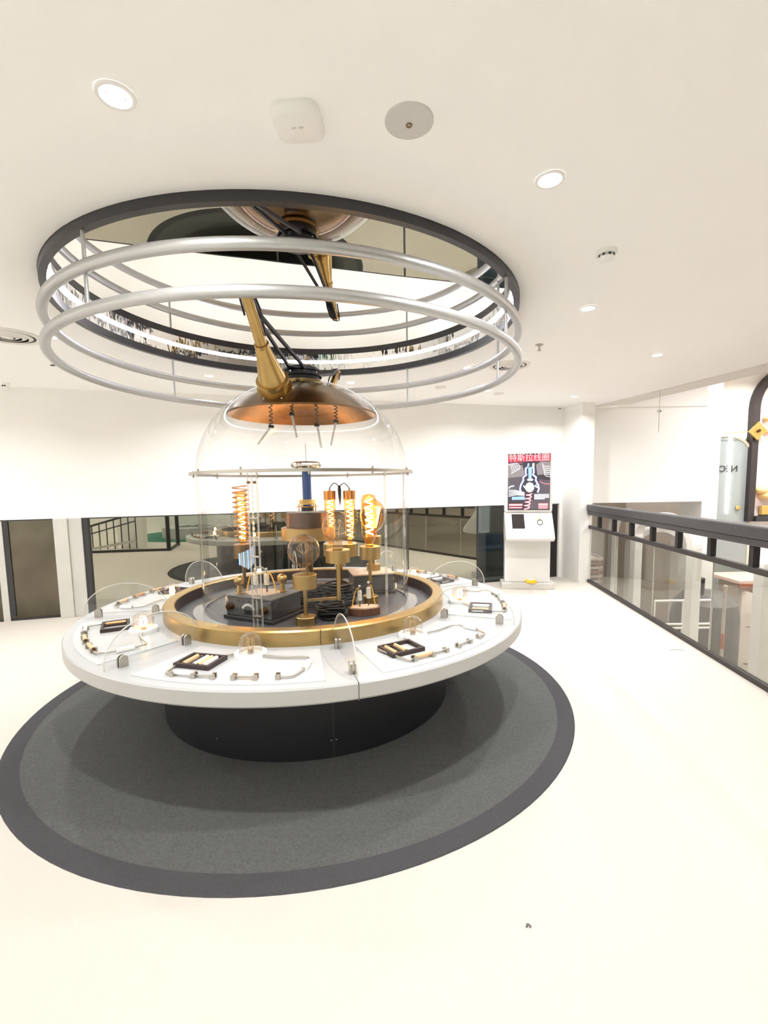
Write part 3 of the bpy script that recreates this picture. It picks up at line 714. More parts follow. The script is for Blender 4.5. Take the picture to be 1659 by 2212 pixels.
dl = thing('double_globe_lamp', 'brass lamp with two round clear globe bulbs at the front inside the dome', 'lamp', (CX + 0.08, CY - 0.612, DZ))
stand(dl, 0, 0, 0, 0.245, 0.068, 0.014, 0.079, 0.092)
globe(dl, 0, 0, 1.184 - DZ, 0.106, 1.03 - DZ)
MB().bar((0, 0, 0.16), (0.216, 0.052, 0.16), 0.014, 0.018).build('cross_bar', 'brass_brushed', dl)
x, y = 0.216, 0.052
MB().cyl((x, y, 0.15), (x, y, 0.41), 0.0145, n=20).build('post', 'brass_brushed', dl)
MB().lathe([(0.0001, 0.406), (0.081, 0.406), (0.081, 0.487), (0.078, 0.490), (0.0001, 0.490)], 48, (x, y)).build('lamp_holder', 'brass_brushed', dl)
globe(dl, x, y, 1.334 - DZ, 0.101, 1.186 - DZ)

tw = thing('twin_tube_lamp', 'brass lamp with two glowing spiral tube bulbs joined by a black cord', 'lamp', (CX + 0.21, CY + 0.45, DZ))
stand(tw, 0, 0, 0, 0.30, 0.066, 0.016, 0.150, 0.11, 'brass')
for sx in (-0.083, 0.088):
    b_ = MB().lathe([(0.02, 0.41), (0.02, 0.435), (0.048, 0.47), (0.048, 0.80)], 32, (sx, 0)).build('tube_glass', 'bulb_deep', tw)
    MB().tube(helix((sx, 0), 0.025, 0.46, 0.79, 8, 14), 0.0042, 6).build('filament', 'filament_tube', b_)
    MB().lathe([(0.052, 0.792), (0.053, 0.868), (0.0001, 0.870)], 36, (sx, 0)).build('end_cap', 'copper', tw)
    MB().cyl((sx, 0, 0.868), (sx, 0, 0.892), 0.010, n=12).build('terminal', 'nickel', tw)
MB().tube([(-0.083, 0, 0.89)] + [(-0.083 + 0.08 * k / 8, 0, 0.89 + 0.045 * sin(pi * k / 9)) for k in range(1, 9)], 0.004, 6).build('cord', 'cable_black', tw)
MB().tube([(0.088, 0, 0.89)] + [(0.088 - 0.08 * k / 8, 0, 0.89 + 0.042 * sin(pi * k / 9)) for k in range(1, 9)], 0.004, 6).build('cord', 'cable_black', tw)
MB().tube([(0.002, 0, 0.915), (0.004, 0, 0.87), (0.006, 0, 0.80), (0.007, 0, 0.745)], [0.012, 0.015, 0.011, 0.003], 10).build('cord_bundle', 'black_matt', tw)

rt = thing('spiral_tube_lamp', 'brass lamp with one tall glowing spiral bulb at the right inside the dome', 'lamp', (CX + 0.488, CY - 0.046, DZ))
stand(rt, 0, 0, 0, 0.345, 0.062, 0.0135, 0.080, 0.098)
b_ = MB().lathe([(0.028, 0.445), (0.028, 0.47), (0.058, 0.53), (0.060, 0.80), (0.045, 0.835), (0.0001, 0.85)], 36, (0, 0), sharp=70).build('bulb_glass', 'bulb_deep', rt)
MB().tube(helix((0, 0), 0.028, 0.53, 0.81, 6, 14), 0.0052, 6).build('filament', 'filament_tube', b_)
MB().cyl((0, 0, 0.44), (0, 0, 0.455), 0.034, n=24).build('collar', 'brass', b_)

lt = thing('coil_wrapped_lamp', 'tall glowing tube lamp wrapped in a copper coil at the left inside the dome', 'lamp', (CX - 0.54, CY + 0.105, DZ))
stand(lt, 0, 0, 0, 0.345, 0.062, 0.0135, 0.074, 0.112, 'brass_dark')
b_ = MB().lathe([(0.026, 0.455), (0.026, 0.475), (0.043, 0.50), (0.043, 0.88)], 32).build('tube_glass', 'bulb_deep', lt)
MB().tube(helix((0, 0), 0.022, 0.49, 0.85, 8, 14), 0.0045, 6).build('filament', 'filament_tube', b_)
MB().tube(helix((0, 0), 0.062, 0.465, 0.925, 12, 20), 0.005, 6).build('copper_coil', 'copper', lt)
for k in range(9):
    t = radians(-95 + k * 12)
    MB().box(-0.002, 0.002, -0.006, 0.006, 0.375 - 0.085 * (1 - abs(k - 4) / 9.0), 0.42 + 0.006 * k).build('reflection_strip', ('blue_reflection', 'rod_white')[k % 2], lt, (0.078 * cos(t), 0.078 * sin(t), -0.03), t)  # blue and white strips modelled in place of a reflection in the acrylic

bk = thing('amber_cage_lamp', 'large amber cage filament bulb on a brass stand at the back right inside the dome', 'lamp', (CX + 0.50, CY + 0.40, DZ + 0.1762))
stand(bk, 0, 0, 0, 0.22, 0.06, 0.0135, 0.072, 0.08)
prof = [(0.030, 0.30), (0.032, 0.33)] + [(0.112 * cos(radians(a)) if a < 60 else 0.056 - 0.056 * (a - 60) / 30, 0.475 + 0.145 * sin(radians(a))) for a in range(-65, 91, 12)]
prof[-1] = (0.0001, prof[-1][1])
b_ = MB().lathe(prof, 36, sharp=70).build('bulb_glass', 'bulb_deep', bk)
m = MB()
for k in range(10):
    t = 2 * pi * k / 10; t2 = t + pi / 10
    m.tube([(0.03 * cos(t), 0.03 * sin(t), 0.37), (0.07 * cos(t), 0.07 * sin(t), 0.55), (0.07 * cos(t2), 0.07 * sin(t2), 0.55), (0.03 * cos(t2), 0.03 * sin(t2), 0.37)], 0.0028, 5)
m.build('filament', 'filament_tube', b_)

# --- central coil tower
tc_ = thing('blue_coil_tower', 'slim blue coil column with metal ring top on a tiered brass pedestal', 'coil', (CX + 0.008, CY, DZ))
MB().lathe([(0.0001, 0), (0.09, 0), (0.09, 0.045), (0.0001, 0.05)], 40).build('base', 'brass', tc_)
MB().cyl((0, 0, 0.045), (0, 0, 0.505), 0.030, n=24).build('post', 'brass_dark', tc_)
MB().lathe([(0.0001, 0.502), (0.205, 0.502), (0.205, 0.592), (0.200, 0.597), (0.0001, 0.597)], 64).build('brass_tier', 'brass_brushed', tc_)
MB().lathe([(0.166, 0.597), (0.166, 0.708), (0.162, 0.712), (0.0001, 0.712)], 64).build('bronze_tier', 'bronze_dark', tc_)
MB().lathe([(0.085, 0.712), (0.085, 0.720), (0.0001, 0.720)], 40).build('coil_plate', 'dial_white', tc_)
for k in range(4):
    t = pi / 4 + k * pi / 2
    MB().cyl((0.078 * cos(t), 0.078 * sin(t), 0.72), (0.078 * cos(t), 0.078 * sin(t), 0.775), 0.004, n=8).build('pin', 'brass', tc_)
MB().lathe([(0.062, 0.752), (0.088, 0.752), (0.088, 0.758), (0.062, 0.758)], 40, closed=True).build('upper_plate', 'copper', tc_)
m = MB()
for k in range(4): m.tube([(0.058 * cos(2 * pi * i / 32), 0.058 * sin(2 * pi * i / 32), 0.775 + 0.010 * k) for i in range(32)], 0.0045, 8, closed=True)
m.build('primary_winding', 'gold_leaf', tc_)
MB().lathe([(0.047, 0.72), (0.047, 0.75), (0.036, 0.752)], 32).build('winding_foot', 'black_matt', tc_)
MB().lathe([(0.034, 0.722), (0.034, 1.055), (0.0001, 1.055)], 36).build('column', 'coil_blue', tc_)
MB().lathe([(0.0355, 1.03), (0.0355, 1.055)], 36).build('column_cap', 'dial_white', tc_)
m = MB()
for i in range(0): pass
N, Mm = 56, 12
vs_ = [((0.088 + 0.029 * cos(2 * pi * j / Mm) * (1 + 0.05 * (i % 2))) * cos(2 * pi * i / N), (0.088 + 0.029 * cos(2 * pi * j / Mm) * (1 + 0.05 * (i % 2))) * sin(2 * pi * i / N), 1.075 + 0.024 * sin(2 * pi * j / Mm)) for i in range(N) for j in range(Mm)]
fs_ = [(i * Mm + j, ((i + 1) % N) * Mm + j, ((i + 1) % N) * Mm + (j + 1) % Mm, i * Mm + (j + 1) % Mm) for i in range(N) for j in range(Mm)]
m.add(vs_, fs_, False); m.build('ring_top', 'toroid', tc_)
MB().cyl((0, 0, 1.07), (0, 0, 1.08), 0.085, n=40).build('ring_plate', 'toroid', tc_)
MB().cyl((0, 0, 1.08), (0, 0, 1.238), 0.0025, n=8).build('spike', 'nickel', tc_)

# --- instrument boxes
bx = thing('instrument_box', 'dark instrument box with dial and brass knobs at the front left inside the dome', 'instrument', (CX - 0.255, CY - 0.385, DZ), radians(-26.7))
MB().box(-0.222, 0.222, -0.172, 0.172, 0.0, 0.028).build('plinth', 'box_black', bx, bevel=0.006)
MB().box(-0.205, 0.205, -0.155, 0.155, 0.028, 0.158).build('case', 'box_black', bx, bevel=0.004)
MB().box(-0.200, 0.200, -0.158, -0.154, 0.032, 0.155).build('face_plate', 'box_face', bx)
MB().box(-0.213, 0.213, -0.165, 0.165, 0.158, 0.170).build('lid', 'box_face', bx, bevel=0.004)
for x in (-0.15, 0.15):
    MB().cyl((x, -0.158, 0.092), (x, -0.195, 0.092), 0.025, 0.022, 24).build('knob', 'brass_dark', bx)
for k in range(4): MB().cyl((-0.085 + 0.045 * k, -0.1575, 0.137), (-0.085 + 0.045 * k, -0.1605, 0.137), 0.0065, n=12).build('hole', 'slot_dark', bx)
for k in range(9):
    t = radians(35 + 110 * k / 8)
    m = MB(); m.slab([(0.0 + r_ * cos(t + q), -0.1585, 0.055 + r_ * sin(t + q)) for r_, q in ((0.052, -0.085), (0.068, -0.085), (0.068, 0.085), (0.052, 0.085))], (0, -0.002, 0)); m.build('dial_mark', 'dial_white', bx)
MB().box(-0.035, 0.035, -0.1605, -0.158, 0.045, 0.078).build('display', 'slot_dark', bx)
for (x, z) in ((-0.19, 0.045), (0.19, 0.045), (-0.19, 0.145), (0.19, 0.145)): MB().cyl((x, -0.158, z), (x, -0.163, z), 0.006, n=10).build('screw', 'screw', bx)
MB().prism([(-0.115, -0.07), (-0.02, -0.12), (0.10, -0.09), (0.13, 0.02), (0.03, 0.09), (-0.09, 0.05)], 0.170, 0.178).build('cream_plate', 'cream_plate', bx)
def insulator(e, x, y, z0, h=0.13, k_=1.0):
    b_ = MB().cyl((x, y, z0), (x, y, z0 + h * 0.35), 0.005, n=8).build('insulator_pin', 'wood_brown', e)
    prof = [(0.012 * k_, z0 + h * 0.30)]
    for k in range(7):
        z = z0 + h * (0.32 + 0.065 * k); prof += [(0.0165 * k_, z), (0.0165 * k_, z + h * 0.035), (0.0125 * k_, z + h * 0.04), (0.0125 * k_, z + h * 0.062)]
    prof += [(0.011, z0 + h * 0.80)]
    MB().lathe(prof, 20, (x, y)).build('insulator', 'ceramic', e)
    MB().cyl((x, y, z0 + h * 0.8), (x, y, z0 + h * 0.95), 0.005, n=8).build('terminal', 'nickel', e)
    MB().cyl((x, y, z0 + h * 0.95), (x, y, z0 + h * 1.02), 0.009, n=10).build('terminal_nut', 'ceramic', e)
def wire_arc(e, p, q, h, r=0.004):
    p = Vector(p); q = Vector(q)
    MB().tube([p.lerp(q, k / 10) + Vector((0, 0, h * sin(pi * k / 10) * (1 if k < 10 else 0))) for k in range(11)], r, 6).build('orange_wire', 'wire_orange', e)
insulator(bx, -0.035, -0.04, 0.178, 0.165, 1.2); insulator(bx, 0.040, -0.01, 0.178, 0.165, 1.2)
wire_arc(bx, (-0.035, -0.04, 0.305), (-0.105, -0.055, 0.178), 0.055, 0.005); wire_arc(bx, (0.040, -0.01, 0.305), (0.118, 0.0, 0.178), 0.055, 0.005)
for (x, y) in ((-0.13, -0.10), (0.11, 0.07)):
    b_ = MB().lathe([(0.030, 0.170), (0.030, 0.175), (0.020, 0.178), (0.016, 0.232)], 24, (x, y)).build('terminal_post', 'brass', bx)
    MB().sphere((x, y, 0.262), 0.037, 24, 14).build('brass_ball', 'brass', b_)
bx2 = thing('instrument_case', 'plain dark instrument case at the back right inside the dome', 'instrument', (CX + 0.475, CY + 0.36, DZ), radians(14))
MB().box(-0.185, 0.185, -0.155, 0.155, 0.0, 0.026).build('plinth', 'box_black', bx2, bevel=0.006)
MB().box(-0.168, 0.168, -0.138, 0.138, 0.026, 0.160).build('case', 'box_face', bx2, bevel=0.004)
MB().box(-0.178, 0.178, -0.148, 0.148, 0.160, 0.176).build('lid', 'cream_plate', bx2, bevel=0.005)
MB().cyl((0.168, -0.03, 0.09), (0.20, -0.03, 0.09), 0.022, n=20).build('knob', 'brass_dark', bx2)
ov = thing('insulator_stand', 'oval brown stand with two ribbed insulators at the front right inside the dome', 'stand', (CX + 0.455, CY - 0.385, DZ), radians(8))
ell = lambda a_, b_, n_=36: [(a_ * cos(2 * pi * k / n_), b_ * sin(2 * pi * k / n_)) for k in range(n_)]
MB().prism(ell(0.115, 0.075), 0.0, 0.052).build('base', 'wood_brown', ov, bevel=0.004)
MB().prism([(-0.10, -0.03), (0.0, -0.065), (0.085, -0.045), (0.105, 0.015), (0.03, 0.06), (-0.08, 0.035)], 0.052, 0.058).build('cream_plate', 'cream_plate', ov)
insulator(ov, -0.032, -0.012, 0.058, 0.15); insulator(ov, 0.034, 0.012, 0.058, 0.17)
wire_arc(ov, (-0.032, -0.012, 0.185), (-0.088, -0.022, 0.058), 0.05); wire_arc(ov, (0.034, 0.012, 0.20), (0.082, 0.02, 0.058), 0.055)
MB().tube([(-0.06, -0.018, 0.178), (0.06, 0.018, 0.215)], 0.004, 8).build('spark_rod', 'black_matt', ov)
ov2 = thing('small_insulator_stand', 'small insulator with orange wire behind the front globe bulb', 'stand', (CX - 0.06, CY + 0.12, DZ))
MB().prism(ell(0.075, 0.06), 0.0, 0.05).build('base', 'wood_brown', ov2, bevel=0.004)
insulator(ov2, 0.02, 0.0, 0.05, 0.17); wire_arc(ov2, (0.02, 0, 0.19), (-0.05, 0, 0.05), 0.06)
# black cable coils
def cable_coil(cx, cy, r, loops, hgt, label, sq=0.75):
    pts = []
    for k in range(loops * 22):
        t = 2 * pi * k / 22
        rr = r * (1 - 0.28 * random.random() * 0.3 - 0.18 * ((k // 22) % 3) / 2)
        pts.append((rr * cos(t) * (1 + 0.06 * sin(k * 0.37)), rr * sin(t) * sq + 0.012 * sin(k * 0.21), 0.011 + hgt * (k / (loops * 22)) + 0.008 * sin(t * 2.3 + k * 0.05)))
    o = MB().tube(pts, 0.0085, 7).build('cable_coil', 'cable_black', None, (CX + cx, CY + cy, DZ + 0.004))
    tag(o, label, 'cable', 'black cable coils inside the dome')
cable_coil(0.225, -0.14, 0.15, 15, 0.16, 'tall black cable coil behind the oval insulator stand')
cable_coil(0.235, -0.49, 0.10, 12, 0.10, 'black cable coil in front of the oval stand near the brass rim', 0.7)
cable_coil(0.0, -0.12, 0.155, 13, 0.12, 'loose black cable coil behind the front globe lamp')
cable_coil(-0.02, -0.02, 0.10, 7, 0.11, 'black cable loops lying at the foot of the blue coil tower')

# ------------------------------------------------------------------ stations on the table
PH = [(-96.0, 'front of the table left of the front divider'), (-49.2, 'front right of the table'), (-3.6, 'right side of the table'), (42.4, 'back right of the table near the kiosk'),
      (-143.2, 'front left of the table'), (170.6, 'left side of the table')]
RS = 1.34
def L(r, da): t = radians(da); return (r * cos(t) - RS, r * sin(t))
def wire_path(pts, z=0.016):
    out = []
    for i, (r, d_) in enumerate(pts):
        x, y = L(r, d_)
        out.append(Vector((x, y, z)))
    # round the corners
    res = [out[0]]
    for i in range(1, len(out) - 1):
        a_, b_, c_ = out[i - 1], out[i], out[i + 1]
        k = min(0.03, (b_ - a_).length * 0.4, (c_ - b_).length * 0.4)
        p_ = b_ + (a_ - b_).normalized() * k; q_ = b_ + (c_ - b_).normalized() * k
        res += [p_, (p_ + q_ + b_ * 2) / 4, q_]
    return res + [out[-1]]
HD = [-10.4, -5.9, -2.1, 1.8, 5.8, 9.8]
def make_panel(phi, label):
    t = radians(phi)
    e = thing('circuit_panel', label, 'circuit panel', (CX + RS * cos(t), CY + RS * sin(t), TZ), t, 'circuit panels round the table')
    n_ = 14
    poly = [L(1.565, -18.3 + 36.6 * k / n_) for k in range(n_ + 1)] + [L(1.115, 18.3 - 36.6 * k / n_) for k in range(n_ + 1)]
    MB().prism(poly, 0.0, 0.004).build('sheet', 'panel_white', e)
    for pts in ([(1.20, -3.5), (1.262, -7), (1.275, -14.6), (1.515, -11.9), (1.505, -10.4)], [(1.505, -5.9), (1.503, -2.1)], [(1.503, 1.8), (1.505, 5.8)], [(1.508, 9.8), (1.515, 12.6), (1.42, 14.6)], [(1.35, 15.2), (1.265, 15.4), (1.245, 8), (1.215, 3.5)]):
        MB().tube(wire_path(pts), 0.0055, 8).build('wire', 'nickel', e)
    x0_, y0_ = L(1.43, 14.5); x1_, y1_ = L(1.34, 15.3)
    MB().cyl((x0_, y0_, 0.018), (x1_, y1_, 0.018), 0.015, n=16).build('insulating_sleeve', 'rod_white', e)
    for d_ in HD:
        x_, y_ = L(1.505, d_); tt = radians(d_)
        m = MB(); m.box(-0.018, 0.018, -0.011, 0.011, 0.004, 0.012); m.box(-0.018, -0.009, -0.011, 0.011, 0.012, 0.030); m.box(0.009, 0.018, -0.011, 0.011, 0.012, 0.030)
        m.build('holder', 'nickel', e, (x_, y_, 0), tt)
    return e
def make_tray(phi, label):
    t = radians(phi); x_, y_ = L(1.335, -9.3)
    wx = CX + (RS + x_) * cos(t) - y_ * sin(t); wy = CY + (RS + x_) * sin(t) + y_ * cos(t)
    e = thing('component_tray', label, 'tray', (wx, wy, TZ + 0.004), t + radians(-9.3), 'component trays round the table')
    m = [(-0.082, 0.082, -0.105, -0.087), (-0.082, 0.082, 0.087, 0.105), (-0.082, -0.066, -0.087, 0.087), (0.066, 0.082, -0.087, 0.087)]
    for q in m: MB().box(*q, 0.0, 0.024).build('side', 'tray_dark', e, bevel=0.002)
    MB().box(-0.066, 0.066, -0.087, 0.087, 0.0, 0.003).build('bottom', 'panel_white', e)
    MB().box(-0.066, 0.066, -0.032, -0.022, 0.003, 0.018).build('partition', 'tray_dark', e)
    return e
RODM = {'tan': 'rod_tan', 'white': 'rod_white', 'copper': 'rod_copper'}
def make_rod(x, y, z, ang, kind, label, ln=0.115):
    o = MB().cyl((-ln / 2, 0, 0), (ln / 2, 0, 0), 0.0115, n=16)
    e = thing('resistor_rod', label, 'rod', (x, y, z), ang, 'loose rods on the table')
    o.build('body', RODM[kind], e)
    for s_ in (-1, 1): MB().cyl((s_ * ln / 2, 0, 0), (s_ * (ln / 2 + 0.006), 0, 0), 0.009, n=12).build('end_cap', 'brass_dark' if kind != 'white' else 'nickel', e)
def tray_rod(phi, ty, kind, label):
    t = radians(phi); x_, y_ = L(1.335, -9.3)
    a_ = t + radians(-9.3)
    wx = CX + (RS + x_) * cos(t) - y_ * sin(t) - ty * sin(a_); wy = CY + (RS + x_) * sin(t) + y_ * cos(t) + ty * cos(a_)
    make_rod(wx, wy, TZ + 0.004 + 0.0147, a_, kind, label)
def holder_rod(phi, k, kind, label):
    t = radians(phi + (HD[k] + HD[k + 1]) / 2); r_ = 1.504
    make_rod(CX + r_ * cos(t), CY + r_ * sin(t), TZ + 0.0237, t + pi / 2, kind, label, 0.112)
for phi, where in PH:
    make_panel(phi, 'white circuit panel at the ' + where)
    make_tray(phi, 'dark framed component tray at the ' + where)
tray_rod(-96, -0.062, 'tan', 'tan rod leftmost in the front component tray')
tray_rod(-96, 0.0, 'white', 'white rod in the middle of the front component tray')
tray_rod(-96, 0.026, 'tan', 'tan rod right of the middle white rod in the front component tray')
tray_rod(-96, 0.054, 'white', 'white rod rightmost in the front component tray')
holder_rod(-96, 0, 'white', 'white rod clipped in the leftmost holders of the front circuit panel')
tray_rod(-49.2, -0.066, 'tan', 'tan rod leftmost in the front right component tray')
tray_rod(-49.2, -0.005, 'tan', 'tan rod in the middle of the front right component tray')
holder_rod(-49.2, 0, 'tan', 'tan rod clipped in the leftmost holders of the front right circuit panel')
tray_rod(-3.6, 0.045, 'white', 'white rod in the right side component tray')
tray_rod(-3.6, -0.06, 'tan', 'tan rod in the right side component tray')
holder_rod(-3.6, 0, 'tan', 'tan rod clipped nearest the front on the right side circuit panel')
holder_rod(-3.6, 2, 'white', 'white rod clipped mid-row on the right side circuit panel')
holder_rod(-3.6, 4, 'white', 'white rod clipped farthest back on the right side circuit panel')
tray_rod(42.4, 0.05, 'white', 'white rod in the back right component tray')
holder_rod(42.4, 0, 'copper', 'copper rod clipped nearest the right divider on the back right panel')
holder_rod(42.4, 4, 'copper', 'copper rod clipped beside the lit bulb on the back right panel')
tray_rod(-143.2, -0.06, 'copper', 'copper rod in the front left component tray')
holder_rod(-143.2, 0, 'white', 'white rod clipped farthest back on the front left circuit panel')
holder_rod(-143.2, 2, 'tan', 'tan rod clipped mid-row on the front left circuit panel')
holder_rod(-143.2, 4, 'tan', 'tan rod clipped nearest the front on the front left circuit panel')
holder_rod(170.6, 0, 'copper', 'copper rod clipped farthest back on the left side circuit panel')
holder_rod(170.6, 2, 'copper', 'copper rod clipped mid-row on the left side circuit panel')
holder_rod(170.6, 4, 'tan', 'tan rod clipped nearest the front on the left side circuit panel')

def station_lamp(phi, lit, label, r=1.185):
    t = radians(phi)
    e = thing('bell_jar_lamp', label, 'lamp', (CX + r * cos(t), CY + r * sin(t), TZ + 0.004), t, 'bell jar lamps round the table')
    MB().lathe([(0.0001, 0), (0.088, 0), (0.088, 0.018), (0.083, 0.024), (0.063, 0.024), (0.061, 0.010), (0.0001, 0.010)], 44).build('base', 'plastic_white', e)
    prof = [(0.060, 0.012), (0.060, 0.075)] + [(max(1e-4, 0.060 * cos(radians(a))), 0.075 + 0.052 * sin(radians(a))) for a in range(10, 91, 10)]
    j = MB().lathe(prof, 36, sharp=70).build('glass_jar', 'bulb_clear' if not lit else 'bulb_amber', e)
    MB().cyl((0, 0, 0.010), (0, 0, 0.030), 0.016, n=20).build('socket', 'nickel' if not lit else 'brass', e)
    m = MB()
    for k in range(6):
        a = 2 * pi * k / 6
        m.tube([(0.012 * cos(a), 0.012 * sin(a), 0.03), (0.022 * cos(a), 0.022 * sin(a), 0.06), (0.014 * cos(a), 0.014 * sin(a), 0.098)], 0.0035 if lit else 0.0016, 6)
    m.build('filament', 'filament' if lit else 'filament_off', e)
    return e
for phi, lit, lab in [(-96, 0, 'unlit bell jar lamp on the front circuit panel'), (-49.2, 0, 'unlit bell jar lamp on the front right circuit panel'), (-3.6, 1, 'lit bell jar lamp on the right side circuit panel'),
                      (42.6, 1, 'lit bell jar lamp at the back right beside the brass rim'), (-143.2, 1, 'lit bell jar lamp on the front left circuit panel'), (171.0, 1, 'lit bell jar lamp on the left side touching the brass rim'),
                      (124, 1, 'lit bell jar lamp behind the dome at the back left'), (84, 1, 'lit bell jar lamp behind the dome at the back')]:
    station_lamp(phi, lit, lab)
def divider(phi, label):
    t = radians(phi); rc_ = 1.315
    e = thing('acrylic_divider', label, 'divider', (CX + rc_ * cos(t), CY + rc_ * sin(t), TZ), t, 'clear dividers round the table')
    arc = [(-0.285, 0, 0.006)] + [(-0.285 * cos(pi * k / 32), 0, 0.03 + 0.205 * sin(pi * k / 32)) for k in range(33)] + [(0.285, 0, 0.006)]
    MB().slab([(x, 0.004, z) for x, y, z in arc], (0, -0.008, 0)).build('sheet', 'divider_glass', e)
    MB().tube([(x, 0, z) for x, y, z in arc], 0.0034, 6).build('polished_edge', 'acrylic_edge', e)
    for x in (-0.19, 0.19):
        c_ = MB()
        for s_ in (-1, 1):
            out = [(x - 0.022, s_ * 0.006, 0.0), (x + 0.022, s_ * 0.006, 0.0), (x + 0.022, s_ * 0.006, 0.042)] + [(x + 0.022 * cos(pi * k / 10), s_ * 0.006, 0.042 + 0.020 * sin(pi * k / 10)) for k in range(1, 10)] + [(x - 0.022, s_ * 0.006, 0.042)]
            c_.slab(out, (0, s_ * 0.011, 0))
        c_.build('clamp', 'nickel', e)
for phi, lab in [(-120.0, 'clear half-round divider between the front left and front panels'), (-72.5, 'clear half-round divider seen edge-on between the two front panels'), (-25.8, 'clear half-round divider between the front right and right panels'),
                 (20.5, 'clear half-round divider at the right in front of the kiosk'), (-167.0, 'clear half-round divider at the left edge of the table'), (147.5, 'clear half-round divider at the back left of the table'),
                 (63.0, 'clear half-round divider behind the dome at the right'), (106.0, 'clear half-round divider behind the dome at the middle')]:
    divider(phi, lab)

# ------------------------------------------------------------------ suspended ring
rg = thing('ceiling_ring', 'dark ceiling ring with mirror, light strip and two hanging silver tube hoops', 'light fixture', (CX, CY, H))
MB().lathe([(1.583, 0.01), (1.583, -0.045), (1.545, -0.045), (1.545, 0.012)], 160).build('outer_ring', 'ring_dark', rg)
MB().lathe([(1.546, 0.010), (1.546, 0.095)], 160).build('mirror_band', 'mirror_band', rg)
MB().lathe([(1.548, 0.092), (0.0001, 0.092)], 160).build('mirror_disc', 'mirror_top', rg)
MB().tube([(1.536 * cos(2 * pi * k / 160), 1.536 * sin(2 * pi * k / 160), 0.085) for k in range(160)], 0.006, 8, closed=True).build('light_strip', 'led_white', rg)
for z in (2.621 - H, 2.429 - H):
    MB().tube([(1.578 * cos(2 * pi * k / 160), 1.578 * sin(2 * pi * k / 160), z) for k in range(160)], 0.028, 14, closed=True).build('tube_hoop', 'silver_tube', rg)
for an in (-118.5, 148.3, 57, -31.2, -75, 10):
    if an in (-75,): continue
    t = radians(an); MB().cyl((1.566 * cos(t), 1.566 * sin(t), -0.04), (1.566 * cos(t), 1.566 * sin(t), 2.429 - H), 0.009, n=10).build('hanger_rod', 'silver_tube', rg)

# ------------------------------------------------------------------ kiosk
kx, ky = 2.085, 7.05
ks = thing('kiosk', 'white information kiosk with a lit poster screen and sloping desk', 'kiosk', (kx, ky, 0.0), radians(-9))
MB().box(-0.385, 0.395, -0.03, 0.28, 0.0, 0.095).build('plinth', 'kiosk_grey', ks, bevel=0.008)
MB().box(-0.335, 0.335, 0.04, 0.24, 0.095, 0.80).build('pedestal', 'kiosk_white', ks, bevel=0.012)
m = MB(); prof = [(0.03, 1.165), (-0.235, 0.855), (-0.262, 0.80), (-0.245, 0.765), (-0.20, 0.75), (0.04, 0.745), (0.16, 0.75), (0.16, 1.165)]
m.slab([(-0.345, y, z) for y, z in prof], (0.69, 0, 0)); m.build('desk', 'kiosk_white', ks, bevel=0.012)
sc_ = MB().box(-0.345, 0.345, 0.0, 0.14, 1.165, 2.075).build('screen_housing', 'kiosk_white', ks, bevel=0.022)
MB().box(-0.318, 0.318, -0.006, 0.004, 1.185, 2.045).build('bezel', 'plastic_white', sc_, bevel=0.002)
# printed screen image, 0.61 x 0.84 m
SW, SH, SX, SZ = 0.606, 0.832, -0.303, 1.199
def sp(u, v): return (SX + SW * u, SZ + SH * (1 - v))   # u right, v down in the picture
scr = MB().box(SX, SX + SW, -0.012, -0.005, SZ, SZ + SH).build('screen', 'scr_dark', ks)
def spoly(pts, m, d=0.0135, name='screen_shape'):
    q = [(sp(u, v)[0], -d + 0.001, sp(u, v)[1]) for u, v in pts]
    MB().slab(q, (0, -0.001, 0)).build(name, m, scr)
def sline(pts, wd, m, d=0.0145, name='screen_line'):
    q = [(sp(u, v)[0], -d, sp(u, v)[1]) for u, v in pts]
    vs_ = []; fs_ = []
    for i, p_ in enumerate(q):
        a_ = Vector(q[max(i - 1, 0)]); b_ = Vector(q[min(i + 1, len(q) - 1)]); t_ = (b_ - a_).normalized(); nn = Vector((-t_.z, 0, t_.x)) * wd / 2
        vs_ += [Vector(p_) + nn, Vector(p_) - nn]
    fs_ = [(2 * i, 2 * i + 1, 2 * i + 3, 2 * i + 2) for i in range(len(q) - 1)]
    MB().add(vs_, fs_).build(name, m, scr)
spoly([(0.0, 0.17), (0.34, 0.2), (0.42, 0.40), (0.0, 0.42)], 'scr_grey'); spoly([(0.66, 0.2), (0.78, 0.14), (1.0, 0.15), (1.0, 0.36), (0.70, 0.38)], 'scr_grey')
spoly([(0.0, 0.42), (0.33, 0.41), (0.30, 0.62), (0.0, 0.66)], 'scr_mid'); spoly([(0.74, 0.45), (1.0, 0.48), (1.0, 0.98), (0.45, 0.98), (0.5, 0.84), (0.72, 0.8)], 'scr_mid')
spoly([(0.0, 0.02), (1.0, 0.02), (1.0, 0.135), (0.0, 0.14)], 'scr_red', 0.0138)
text_mesh('特斯拉线圈', 0.118, 'scr_pink', scr, loc=((SX + SW / 2), -0.016, sp(0, 0.077)[1]), fit=0.57, extrude=0.0005, bold=0.0007)
text_mesh('TESLA COIL', 0.026, 'scr_rose', scr, loc=(sp(0.19, 0)[0], -0.016, sp(0, 0.162)[1]), fit=0.19, extrude=0.0005)
for k in range(5):
    sline([(0.045 + 0.045 * k + 0.05 * cos(radians(a_)) + 0.03 * sin(radians(a_)), 0.265 - 0.012 * k + 0.085 * sin(radians(a_)) * (1 - 0.08 * k)) for a_ in range(-110, 100, 20)], 0.0085, 'scr_white')
